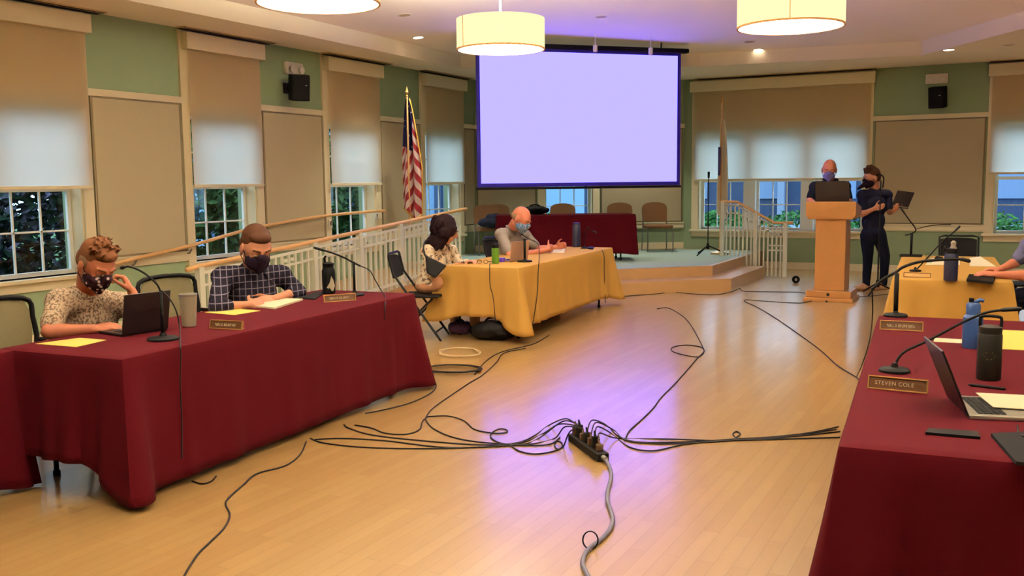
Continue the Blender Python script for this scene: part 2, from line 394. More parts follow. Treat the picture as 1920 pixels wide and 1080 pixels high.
# windows ------------------------------------------------------------------------------------------
WN = [0]
def window(Fm, s0, s1, units=1, cols=3, casing_top=3.40, cw=0.12):
    WN[0] += 1; nm = 'window_%d' % WN[0]
    c = MB(Fm)
    c.box((s0-cw, 0, WZ0-.02), (s0, .028, casing_top)); c.box((s1, 0, WZ0-.02), (s1+cw, .028, casing_top))
    c.box((s0, 0, WZ1), (s1, .02, casing_top))
    R = 0.2  # reveal
    c.box((s0-.001, -R, WZ0), (s0+.02, .0, WZ1)); c.box((s1-.02, -R, WZ0), (s1+.001, 0, WZ1)); c.box((s0, -R, WZ1-.02), (s1, 0, WZ1))
    w_ = st(c.build(nm, cream))
    s = MB(Fm); s.rbox((s0-cw-.03, -R, WZ0-.04), (s1+cw+.03, .07, WZ0), .008); s.box((s0-cw, 0, WZ0-.13), (s1+cw, .022, WZ0-.04))
    s.build('window_sill', cream, w_)
    W = (s1-s0-.04-(units-1)*.2)/units; x = s0+.02
    sash = MB(Fm); mun = MB(Fm); gl = MB(Fm)
    for k in range(units):
        a, b = x, x+W; fw = .045
        for (z0, z1, dd) in ((WZ0, (WZ0+WZ1)/2+.02, -R+.035), ((WZ0+WZ1)/2-.02, WZ1-.02, -R)):
            sash.box((a, dd-.035, z0), (a+fw, dd, z1)); sash.box((b-fw, dd-.035, z0), (b, dd, z1))
            sash.box((a+fw, dd-.035, z0), (b-fw, dd, z0+fw)); sash.box((a+fw, dd-.035, z1-fw), (b-fw, dd, z1))
            for j in range(1, cols):
                xx = a+fw+(W-2*fw)*j/cols; mun.box((xx-.009, dd-.028, z0+fw), (xx+.009, dd-.006, z1-fw))
            zz = (z0+z1)/2; mun.box((a+fw, dd-.028, zz-.009), (b-fw, dd-.006, zz+.009))
            gl.box((a+fw, dd-.02, z0+fw), (b-fw, dd-.016, z1-fw))
        x += W
        if k < units-1:
            sash.box((x, -R, WZ0), (x+.2, -R+.16, WZ1-.02)); x += .2
    sash.build('sash', sash_m, w_); mun.build('muntin', sash_m, w_); gl.build('pane', glassm, w_)
    return w_
def blind(Fm, s0, s1, zb, label, ztop=3.18, drop=0.0):
    o3 = Fm @ V(((s0+s1)/2, 0.05, zb)); r = root('roller_blind', label, 'blind', tuple(o3), group=None)
    v = MB(Fm); v.rbox((s0-.06, .03, ztop), (s1+.06, .13, ztop+.19), .006); v.build('valance', cream, r, world=True)
    f = MB(Fm)
    n = 6
    for i in range(n):
        a = s0+(s1-s0)*i/n; b = s0+(s1-s0)*(i+1)/n
    g = [[f.v((s0+(s1-s0)*i/12, .075+.004*math.sin(i*1.7), zb+(ztop+.02-zb)*j/6)) for i in range(13)] for j in range(7)]
    for j in range(6):
        for i in range(12): f.face([g[j][i], g[j][i+1], g[j+1][i+1], g[j+1][i]])
    f.build('shade', blindm, r, world=True, smooth=True)
    h = MB(Fm); h.rbox((s0, .068, zb-.03), (s1, .084, zb+.004), .004); h.build('hem_bar', cream, r, world=True)
    return r
FL = frame((XL, YF), A2); FC = frame(A2, B2); FB = frame(B2, (XR, YB))
LBL = {0: 'cream roller blind on the left wall above the man in the printed shirt',
       1: 'cream roller blind on the left wall behind the man in the plaid shirt',
       2: 'cream roller blind between the wall speaker and the flag of stars and stripes',
       3: 'cream roller blind just right of the flag of stars and stripes',
       4: 'cream roller blind on the left wall out of the frame beside the camera'}
for i, (a, b) in enumerate(LW):
    window(FL, a-YF, b-YF)
    blind(FL, a-YF-.03, b-YF+.07, 1.60, LBL[i])
window(FC, CHW[0], CHW[1]); blind(FC, CHW[0]-.05, CHW[1]+.05, 1.72, 'cream roller blind hidden behind the projection screen')
for i, (a, b) in enumerate(BW):
    window(FB, a-B2[0], b-B2[0], units=3 if i == 0 else 1, cols=3)
    blind(FB, a-B2[0]-.08, b-B2[0]+.08, 1.60 if i == 0 else 1.66, ['very wide cream roller blind behind the lectern', 'cream roller blind at the far right edge of the back wall', 'cream roller blind on the back wall beyond the right edge of the frame'][i])

# wall panels, rails, baseboards -------------------------------------------------------------------
def panel(Fm, s0, s1, label):
    o3 = Fm @ V(((s0+s1)/2, .02, 1.6)); r = root('acoustic_panel', label, 'wall panel', tuple(o3), group=None)
    f = MB(Fm); f.rbox((s0+.035, 0.001, .84), (s1-.035, .03, 2.53), .008); f.build('fabric', panel_m, r, world=True)
    e = MB(Fm); z0, z1 = .825, 2.545
    e.box((s0+.015, .001, z0), (s0+.04, .022, z1)); e.box((s1-.04, .001, z0), (s1-.015, .022, z1)); e.box((s0+.04, .001, z0), (s1-.04, .022, z0+.02)); e.box((s0+.04, .001, z1-.02), (s1-.04, .022, z1))
    e.build('frame', panelfr_m, r, world=True)
rails = MB(FL); bases = MB(FL)
def rail(M, a, b):
    M.box((a, 0, 2.55), (b, .03, 2.625)); M.box((a, 0, .72), (b, .03, .80)); M.box((a, 0, .80), (b, .045, .82)); M.box((a, 0, .70), (b, .02, .72))
segs = sorted([(a-.12-YF, b+.12-YF) for a, b in LW]); x = 0.0
pl = {1: 'tan fabric wall panel on the left wall between the first two windows, left of the man in plaid',
      2: 'tan fabric wall panel on the left wall under the black wall speaker and behind the man in plaid',
      3: 'tan fabric wall panel on the left wall behind the flag of stars and stripes'}
order = [s for s in segs]
for k, (a, b) in enumerate(order+[(A2[1]-YF, 0)]):
    if a-x > .2:
        rail(rails, x, a)
        panel(FL, x+.01, a-.01, ['tan fabric wall panel on the left wall beside the camera, outside the frame', 'tan fabric wall panel on the left wall before the first window', 'tan fabric wall panel right of the nearest window, behind the printed shirt', 'tan fabric wall panel on the left wall under the black wall speaker', 'tan fabric wall panel on the left wall behind the flag of stars and stripes', 'narrow tan fabric wall panel on the left wall next to the projection screen'][min(k, 5)])
    x = b
st(rails.build('trim_2', cream))
bases.box((0, 0, 0), (15.196-YF, .02, .11)); st(bases.build('baseboard_left', cream))
rc = MB(FC); c0, c1 = CHW[0]-.12, CHW[1]+.12
rail(rc, 0, c0); rail(rc, c1, chl); st(rc.build('trim_3', cream))
panel(FC, .02, c0-.01, 'tan fabric wall panel behind the left half of the projection screen'); panel(FC, c1+.01, chl-.02, 'tan fabric wall panel behind the stage chair, right of the small window')
st(MB(FC).box((0, 0, .32), (chl, .02, .44)).build('baseboard_corner', cream))
rb = MB(FB); xs = [(BW[0][1]+.12, BW[1][0]-.12), (BW[1][1]+.12, BW[2][0]-.12), (BW[2][1]+.12, XR)]
for k, (a, b) in enumerate(xs):
    rail(rb, a-B2[0], b-B2[0]); panel(FB, a-B2[0]+.01, b-B2[0]-.01, ['tan fabric wall panel on the back wall behind the person holding the laptop', 'tan fabric wall panel on the back wall right of the frame', 'tan fabric wall panel in the far right corner of the back wall'][k])
st(rb.build('trim_4', cream))
st(MB(FB).box((0, 0, 0), (XR-B2[0], .02, .12)).build('baseboard_back', cream))

# outlets / switches on the left wall casing
for (px, py, lab) in ((862, 404, ''),): pass
def plate(p, label):
    r = root('wall_plate', label, 'wall plate', tuple(p), group=None)
    MB().rbox((-.001, -.04, -.06), (.012, .04, .06), .004).build('cover', whitepl, r); MB().box((.010, -.008, -.02), (.017, .008, .02)).build('toggle', black_m, r)
plate(pxp(706, 404, XL+.03), 'small pale wall plate with dark switch beside the third window casing')
plate(pxp(619, 420, XL+.03), 'small wall plate on the casing left of the third window')

# linear vents above the windows ----------------------------------------------------------------------
def vent(cx0, cx1, label, horizontal=True):
    SG = 1
    (x0, y0), (x1, y1) = cx0, cx1
    r = root('linear_ceiling_vent', label, 'ceiling vent', ((x0+x1)/2, (y0+y1)/2, ZC-.01), group='linear ceiling vents')
    L = math.hypot(x1-x0, y1-y0); a = math.atan2(y1-y0, x1-x0); R = Matrix.Rotation(a, 4, 'Z')
    MB(R).box((-L/2, -.075, -.005), (L/2, .075, .009)).build('frame', vent_m, r)
    MB(R).box((-L/2+.02, SG*.01, -.012), (L/2-.02, SG*.074, -.0052)).build('slot', slot_m, r)  # dark strip coloured as the shade of the gap along the wall
    MB(R).box((-L/2+.02, -SG*.06, -.009), (L/2-.02, -SG*.035, -.0052)).build('slot', slot_m, r)
for i, (a, b) in enumerate(LW[:4]):
    vent((XL+.10, a-.15), (XL+.10, b+.3), ['linear ceiling vent above the nearest left window', 'linear ceiling vent above the window behind the man in plaid', 'linear ceiling vent above the third left window', 'linear ceiling vent above the left window next to the screen'][i])
vent((-5.2, YB-.1), (-2.1, YB-.1), 'long linear ceiling vent above the wide blind behind the lectern')
vent((-.45, YB-.1), (1.2, YB-.1), 'linear ceiling vent above the blind at the right edge')

# recessed downlights ---------------------------------------------------------------------------------
can_e = emis('downlight_glow', (1, .86, .66), 9)
can_off = mat('downlight_unlit', rgb(190, 160, 130), 0.6)
def hipz(x, y):
    # ray down-cast against the tray faces (computed analytically by plane through 3 points)
    r1 = V((-3.2, 9.0, 4.1)); r2 = V((-2.9, .5, 4.1)); H = [V((p[0], p[1], 3.63)) for p in TRAY]
    tris = [(H[0], H[1], r2), (H[1], r1, r2), (H[1], H[2], r1), (H[2], H[3], r1), (H[3], H[4], r1), (H[4], H[5], r1), (H[5], H[6], r1), (H[6], r2, r1), (H[6], H[7], r2), (H[7], H[0], r2)]
    for a, b, c in tris:
        d = (b.x-a.x)*(c.y-a.y)-(c.x-a.x)*(b.y-a.y)
        u = ((x-a.x)*(c.y-a.y)-(c.x-a.x)*(y-a.y))/d; v = ((b.x-a.x)*(y-a.y)-(x-a.x)*(b.y-a.y))/d
        if u >= -1e-6 and v >= -1e-6 and u+v <= 1+1e-6:
            n = (b-a).cross(c-a).normalized()
            if n.z > 0: n = -n
            return a.z+u*(b.z-a.z)+v*(c.z-a.z), n
    return ZC, V((0, 0, -1))
def solve_tray(px, py):
    p = pz(px, py, 3.7)
    for _ in range(40):
        z, n = hipz(p.x, p.y); p = pz(px, py, p.z*.5+z*.5)
    z, n = hipz(p.x, p.y); return V((p.x, p.y, z)), n
def downlight(p, n, label, lit=True, r_=0.075, grp='recessed downlights', beam=True):
    r = root('recessed_downlight', label, 'ceiling light', tuple(p), group=grp); q = n.to_track_quat('Z', 'Y').to_matrix().to_4x4()
    MB(q).lathe([(r_+.02, -.002), (r_+.02, .004), (r_, .008), (r_, -.002)]).build('trim_ring', whitepl, r, smooth='auto')
    MB(q).lathe([(r_, -.001), (r_, .004), (r_*.5, .006)]).build('lens', can_e if lit else can_off, r)
    if lit and beam:
        ld = bpy.data.lights.new('downlight_beam', 'SPOT'); ld.energy = DLW; ld.color = (1.0, .97, .82); ld.spot_size = math.radians(96); ld.spot_blend = .8; ld.shadow_soft_size = .06
        lo = bpy.data.objects.new('downlight_beam', ld); C.objects.link(lo); lo.parent = r; lo.location = (0, 0, -.03)
DLW = 200
for (px, py, lit, lab) in ((784, 70, True, 'lit recessed ceiling light left of the middle drum lamp'), (758, 28, False, 'unlit round ceiling light between the two left drum lamps'), (1422, 93, True, 'lit recessed ceiling light below the right drum lamp'), (1127, 31, False, 'bluish unlit recessed ceiling light above the projection screen'), (1405, 78, False, 'small unlit ceiling fixture just under the right drum lamp')):
    p, n = solve_tray(px, py); downlight(p, n, lab, lit, beam=(px != 1422))
p = pz(1779, 93, ZC); downlight(p, V((0, 0, -1)), 'lit recessed ceiling light in the soffit above the right wall speaker')
p = pz(1892, 84, ZC); downlight(p, V((0, 0, -1)), 'unlit recessed ceiling light at the right edge of the soffit', False)

for (x, y, lab) in ((-7.0, 14.1, 'added unseen recessed ceiling light above the stage behind the projection screen'), (-5.9, 15.9, 'added unseen recessed ceiling light in the soffit behind the projection screen'), (-3.0, 12.3, 'added recessed ceiling light above the lectern, hidden by the right drum lamp'), (2.6, 15.3, 'added unseen recessed ceiling light in the soffit right of the frame'), (1.2, 11.6, 'added recessed ceiling light over the right tables, outside the frame')):
    z, n = hipz(x, y); downlight(V((x, y, z)), n, lab)  # unseen downlights added to brighten the far end of the room
# drum pendant lamps ----------------------------------------------------------------------------------
shade_e = bpy.data.materials.new('glowing_drum_shade'); shade_e.use_nodes = True
def _shade():
    nt = shade_e.node_tree; nt.nodes.clear(); N = nt.nodes; L = nt.links
    e = N.new('ShaderNodeEmission'); o = N.new('ShaderNodeOutputMaterial'); t = N.new('ShaderNodeTexCoord'); nz = N.new('ShaderNodeTexNoise'); nz.inputs['Scale'].default_value = 90
    L.new(t.outputs['Object'], nz.inputs['Vector']); mx = N.new('ShaderNodeMix'); mx.data_type = 'RGBA'
    mx.inputs[6].default_value = (1.0, .84, .40, 1); mx.inputs[7].default_value = (1.0, .93, .52, 1); L.new(nz.outputs[0], mx.inputs[0])
    L.new(mx.outputs[2], e.inputs[0]); e.inputs[1].default_value = 1.15; L.new(e.outputs[0], o.inputs[0])
_shade()
LAMP = 5.0
diff_e = emis('lamp_diffuser_glow', (1.0, .98, .82), LAMP)
top_e = emis('added_uplight_glow', (1.0, .97, .74), 190.0)
hemm = mat('shade_hem', rgb(200, 150, 90), .7)
def pendant(x, y, z, label, seam=0.0, R_=.45, Hh=.31):
    r = root('drum_pendant_lamp', label, 'pendant lamp', (x, y, z), group='drum pendant lamps')
    MB().lathe([(R_, .012), (R_, Hh), (R_-.008, Hh), (R_-.008, .012)], seg=64, cap=False).build('shade', shade_e, r, smooth='auto')
    h = MB(); h.lathe([(R_+.002, .0), (R_+.002, .014), (R_-.012, .014), (R_-.012, 0.0), (R_+.002, 0)], seg=64, cap=False)
    for a in (seam, seam+math.pi): h.box((-.003, -.0035, 0.01), (.003, .0035, Hh), Matrix.Translation((R_*math.cos(a), R_*math.sin(a), 0)))
    h.build('hem', hemm, r, smooth='auto')
    MB().lathe([(R_-.01, .004), (R_-.01, .010)], seg=64).build('diffuser', diff_e, r)
    MB().lathe([(R_-.012, Hh-.03), (R_-.012, Hh-.026)], seg=48).build('added_uplight', top_e, r)  # glowing disc added inside the open top to brighten the ceiling
    zt = hipz(x, y)[0]-z
    MB().tube([(0, 0, Hh-.03), (0, 0, zt)], .009).build('stem', whitepl, r)
    MB().lathe([(.0, zt-.04), (.06, zt-.035), (.06, zt)], cap=False).build('canopy', whitepl, r, smooth='auto')
    return r
pendant(-4.715, 8.80, 2.935, 'drum pendant lamp at the top centre, in front of the projection screen', math.radians(-118))
pendant(-1.768, 8.584, 2.89, 'drum pendant lamp at the upper right, cut by the top of the frame', math.radians(-79))
pendant(-4.582, 5.728, 2.907, 'drum pendant lamp at the upper left, only its bottom visible', math.radians(-60))
for (x, y, lab) in ((-4.6, 2.6, 'drum pendant lamp over the near end of the left tables, outside the frame'), (-1.7, 2.6, 'drum pendant lamp nearest the camera, outside the frame'), (1.2, 5.6, 'drum pendant lamp over the right maroon table, outside the frame'), (1.2, 2.6, 'drum pendant lamp to the right of the camera, outside the frame')):
    pendant(x, y, 2.91, lab)

# wall speakers and emergency lights -------------------------------------------------------------------
def speaker(p, n_yaw, face_yaw, label):
    r = root('wall_speaker', label, 'speaker', tuple(p))
    q = Matrix.Rotation(face_yaw, 4, 'Z') @ Matrix.Rotation(math.radians(8), 4, 'X')
    MB(q).rbox((-.12, -.16, -.17), (.12, .06, .17), .02).build('cabinet', black_m, r)
    g = MB(q); g.rbox((-.105, -.168, -.155), (.105, -.156, .155), .01); g.build('grille', dark_m, r)
    MB(q).box((.05, -.172, .03), (.075, -.167, .04)).build('badge', alu, r)
    b = MB(Matrix.Rotation(n_yaw, 4, 'Z')); b.tube([(0, .0, 0), (0, .2, .0)], .02); b.rbox((-.05, .2, -.07), (.05, .215, .07), .004); b.build('bracket', black_m, r)
def eml(p, yaw, label):
    r = root('emergency_light', label, 'emergency light', tuple(p)); R = Matrix.Rotation(yaw, 4, 'Z')
    MB(R).rbox((-.17, -.07, -.08), (.17, 0, .08), .02).build('housing', whitepl, r)
    for sx in (-.09, .09): MB(R).lathe([(.045, 0), (.05, .03), (.045, .035)], (sx, -.085, -.02), R=Matrix.Rotation(math.pi/2, 4, 'X')).build('lamp_head', whitepl, r, smooth='auto')
sp = pxp(559, 164, XL+.22); speaker(sp, math.pi/2, math.radians(55), 'black wall speaker on the left wall above a tan panel')
e1 = pxp(546, 129, XL); eml(e1, math.pi/2, 'white emergency light above the black speaker on the left wall')
sp = pyp(1760, 182, YB-.22); speaker(sp, 0.0, math.radians(-12), 'black wall speaker on the back wall at the right')
e2 = pyp(1757, 148, YB); eml(e2, 0.0, 'white emergency light above the black speaker on the back wall')

# projection screen -------------------------------------------------------------------------------------
SN = V((-.7071, .7071, 0)); SO = 13.6
def on_screen(px, py, off=SO):
    d = ray((px, py)); t = (off-SN.dot(CO))/SN.dot(d); return CO+t*d
tl, tr, bl_, br_ = on_screen(891, 84), on_screen(1275, 100), on_screen(896, 350), on_screen(1276, 348)
zt_ = min(3.60, (tl.z+tr.z)/2); zb_ = (bl_.z+br_.z)/2
su = V((.7071, .7071, 0)); s_l = (tl.dot(su)+bl_.dot(su))/2; s_r = (tr.dot(su)+br_.dot(su))/2
base = SN*SO; W_ = s_r-s_l; ctr = base+su*(s_l+s_r)/2
SM = Matrix(((su.x, SN.x, 0, ctr.x), (su.y, SN.y, 0, ctr.y), (0, 0, 1, 0), (0, 0, 0, 1)))
scr = root('projection_screen', 'large lit projection screen hanging from the ceiling, glowing pale lavender', 'projection screen', tuple(ctr+V((0, 0, zb_))))
blue_b = mat('border_overspill_blue', rgb(26, 10, 130), .6, noise_amt=.02)  # black border coloured blue for the projector light spilling onto it
scr_e = emis('projected_lavender', (.56, .49, 4.0), 1.0)  # emission stands in for projector light, extra blue tints the spill
hw = W_/2; bd = .055
MB(SM).box((-hw+bd, -.004, zb_+bd), (hw-bd, .004, zt_-bd)).build('image_area', scr_e, scr, world=True)
MB(SM).box((-hw+bd, .006, zb_+bd), (hw-bd, .010, zt_-bd)).build('backing', black_m, scr, world=True)
bb = MB(SM)
bb.box((-hw, -.005, zb_), (-hw+bd, .008, zt_)); bb.box((hw-bd, -.005, zb_), (hw, .008, zt_)); bb.box((-hw+bd, -.005, zb_), (hw-bd, .008, zb_+bd)); bb.box((-hw+bd, -.005, zt_-bd), (hw-bd, .008, zt_)); bb.build('border', blue_b, scr, world=True)
MB(SM).rbox((-hw-.02, -.012, zb_-.04), (hw+.02, .014, zb_-.002), .008).build('bottom_bar', black_m, scr, world=True)
MB(SM).rbox((-hw-.12, -.05, zt_-.01), (hw+.12, .08, zt_+.055), .015).build('housing', black_m, scr, world=True)
for sx in (-hw*.8, hw*.8):
    hp_ = SM @ V((sx, .015, 0)); MB(SM).tube([(sx, .015, zt_+.04), (sx, .015, hipz(hp_.x, hp_.y)[0]+.002)], .012).build('hanger', black_m, scr, world=True)
for (px, lab) in ((1116, 'short pale cylindrical ceiling fixture in front of the screen, the left of two'), (1220, 'short pale cylindrical ceiling fixture in front of the screen, the right of two')):
    off = SO-.35; p0 = on_screen(px, 84 if px < 1200 else 89, off); z1 = hipz(p0.x, p0.y)[0]; zl = on_screen(px, 97 if px < 1200 else 102, off).z-z1; zt2 = p0.z-z1
    r = root('ceiling_fixture', lab, 'ceiling fixture', (p0.x, p0.y, z1))
    MB().lathe([(.028, zl), (.032, zl+.015), (.032, zt2-.01), (.01, zt2)], seg=20).build('body', whitepl, r, smooth='auto')
    MB().tube([(0, 0, zt2-.01), (0, 0, 0)], .006).build('stem', whitepl, r)
    MB().lathe([(.024, zl-.006), (.024, zl+.004)], seg=20).build('lens', can_off, r)

# stage, steps, ramp ------------------------------------------------------------------------------------
SH, S1 = .32, .17
STAGE = [(-3.95, 14.0), (-6.05, 11.85), (-7.42, 11.85), (-7.42, 12.8), (XL+.03, 12.8), (XL+.03, 15.17), (-5.46, 17.29), (-3.95, 17.29)]
stg = root('stage_platform', 'low grey-topped stage platform with maple edge across the far corner', 'stage', (-6, 14, 0)); stg['kind'] = 'structure'
MB().prism(STAGE, 0.0, SH-.035).build('platform_body', stepm, stg, world=True)
MB().prism(STAGE, SH-.035, SH-.002).build('nosing', stepm, stg, world=True)
def inset(poly, k):
    c_ = V((sum(p[0] for p in poly)/len(poly), sum(p[1] for p in poly)/len(poly))); return [(p[0]+(c_.x-p[0])*k, p[1]+(c_.y-p[1])*k) for p in poly]
MB().prism(inset(STAGE, .035), SH-.004, SH).build('floor_covering', stagem, stg, world=True)
STEP = [(-3.58, 13.67), (-5.9, 11.4), (-7.42, 11.4), (-7.42, 11.849), (-6.049, 11.849), (-3.949, 13.999), (-3.949, 15.80), (-3.58, 15.80)]
sp_ = root('stage_step', 'single maple step wrapping the front and side of the stage', 'step', (-4.7, 13, 0)); sp_['kind'] = 'structure'
MB().prism(STEP, 0, S1-.03).build('riser', stepm, sp_, world=True); MB().prism(STEP, S1-.03, S1).build('tread', stepm, sp_, world=True)
rp = MB(); y0, y1 = 8.7, 12.8
A_ = [(XL+.03, y0, 0.0), (-7.38, y0, 0.0), (-7.38, y1, 0.0), (XL+.03, y1, 0.0)]
a = [rp.v(p) for p in [(XL+.03, y0, .001), (-7.38, y0, .001), (-7.38, y1, .001), (XL+.03, y1, .001), (-7.38, y1, SH), (XL+.03, y1, SH)]]
rp.face([a[0], a[1], a[4], a[5]]); rp.face([a[1], a[2], a[4]]); rp.face([a[0], a[5], a[3]]); rp.face([a[2], a[3], a[5], a[4]]); rp.face([a[0], a[3], a[2], a[1]])
r_ = root('access_ramp', 'sloping access ramp along the left wall up to the stage', 'ramp', (-8, 10.7, 0)); r_['kind'] = 'structure'
rp.build('ramp_body', stepm, r_, world=True)
# guard rail of the ramp
GX = -7.45
g0 = pxp(370, 500, GX); g1 = pxp(862, 394, GX)
def gz(y): return g0.z+(g1.z-g0.z)*(y-g0.y)/(g1.y-g0.y)
gr = root('ramp_guard_rail', 'white picket guard rail with oak handrail sloping up beside the ramp to the stage', 'railing', (GX, 10, 0))
ya, yb = g0.y, g1.y+.02
MB().tube([(GX, ya-.15, gz(ya-.15)-.01), (GX, ya, gz(ya)), (GX, yb, gz(yb)), (GX+.0, yb+.18, gz(yb)+.01)], .026, 12).build('handrail', oak, gr, world=True, smooth=True)
def rampz(y): return 0.0 if y < 8.7 else min(SH, SH*(y-8.7)/4.1)
rr = MB()
for dz, h in ((-.09, .03), (-.22, .025)):
    rr.hull([(GX-.015, ya, gz(ya)+dz), (GX+.015, ya, gz(ya)+dz), (GX+.015, ya, gz(ya)+dz+h), (GX-.015, ya, gz(ya)+dz+h)], [(GX-.015, yb, gz(yb)+dz), (GX+.015, yb, gz(yb)+dz), (GX+.015, yb, gz(yb)+dz+h), (GX-.015, yb, gz(yb)+dz+h)])
rr.build('top_rail', white_p, gr, world=True)
rr = MB(); rr.hull([(GX-.015, ya, rampz(ya)+.04), (GX+.015, ya, rampz(ya)+.04), (GX+.015, ya, rampz(ya)+.075), (GX-.015, ya, rampz(ya)+.075)], [(GX-.015, 8.7, .04), (GX+.015, 8.7, .04), (GX+.015, 8.7, .075), (GX-.015, 8.7, .075)])
rr.hull([(GX-.015, 8.7, .04), (GX+.015, 8.7, .04), (GX+.015, 8.7, .075), (GX-.015, 8.7, .075)], [(GX-.015, yb, SH+.04), (GX+.015, yb, SH+.04), (GX+.015, yb, SH+.075), (GX-.015, yb, SH+.075)])
rr.build('bottom_rail', white_p, gr, world=True)
n_ = 0
for i in range(47):
    y = ya+.03+i*(yb-ya-.06)/46
    post = i % 8 == 0
    h = gz(y)-.07 if not post else gz(y)-.01
    wdt = .014 if not post else .035
    m_ = MB(); m_.box((GX-wdt, y-wdt, 0.0 if y < 12.8 else .0), (GX+wdt, y+wdt, h)); m_.build('post' if post else 'baluster', white_p, gr, world=True)
bk = MB()
for i in range(46):
    if i % 8 in (3, 4):
        y = ya+.03+(i+.5)*(yb-ya-.06)/46; bk.box((GX-.008, y-.03, gz(y)-.17), (GX+.008, y+.03, gz(y)-.13))
bk.build('rail_block', white_p, gr, world=True)
# handrail on the wall
hr = root('wall_handrail', 'oak handrail rising along the left wall above the ramp', 'handrail', (XL+.1, 9, .9))
hp = [pxp(*q, XL+.1) for q in ((205, 497), (290, 476), (360, 460), (480, 427), (600, 406), (690, 397), (722, 395))]
MB().tube(smooth_path(hp, 4), .021, 12).build('rail', oak, hr, world=True, smooth=True)
for q in ((354, 470), (620, 412), (250, 492)):
    p = pxp(q[0], q[1], XL+.05); MB().tube([(XL+.002, p.y, p.z-.03), (XL+.06, p.y, p.z-.03), (XL+.1, p.y, p.z+.02)], .009).build('bracket', steel, hr, world=True)
# stage railing at the right
RY = 15.86
sr = root('stage_stair_rail', 'white picket stair rail with sloping oak handrail at the right side of the stage', 'railing', (-3.8, RY, 0))
rp_ = [pyp(*q, RY) for q in ((1352, 379), (1382, 378), (1452, 418), (1487, 418))]
for i_ in (0, 1): rp_[i_].z = (rp_[0].z+rp_[1].z)/2 if i_ == 0 else rp_[0].z
MB().tube(rp_, .024, 12).build('handrail', oak, sr, world=True)
def rz_at(x):
    for a, b in zip(rp_, rp_[1:]):
        if a.x <= x <= b.x: return a.z+(b.z-a.z)*(x-a.x)/(b.x-a.x)
    return rp_[0].z if x < rp_[0].x else rp_[-1].z
def floor_at(x): return SH if x < -3.97 else (S1 if x < -3.6 else 0.0)
x0_, x1_ = rp_[0].x+.03, rp_[-1].x-.12
N_ = 15
for i in range(N_+1):
    x = x0_+(x1_-x0_)*i/N_; wd = .03 if i in (0, 8, N_) else .012
    MB().box((x-wd, RY-wd, floor_at(x)), (x+wd, RY+wd, rz_at(x)-(.0 if wd > .02 else .05))).build('post' if wd > .02 else 'baluster', white_p, sr, world=True)
q = MB()
for dz in (-.07, -.2):
    for a, b in zip(rp_, rp_[1:]):
        bx = min(b.x, x1_)
        if a.x < bx:
            za, zb2 = a.z+dz, rz_at(bx)+dz
            q.hull([(a.x, RY-.012, za), (a.x, RY+.012, za), (a.x, RY+.012, za+.025), (a.x, RY-.012, za+.025)], [(bx, RY-.012, zb2), (bx, RY+.012, zb2), (bx, RY+.012, zb2+.025), (bx, RY-.012, zb2+.025)])
for zz in (.5, .42): q.box((-3.55, RY-.012, zz), (x1_, RY+.012, zz+.022))
q.build('cross_rail', white_p, sr, world=True)
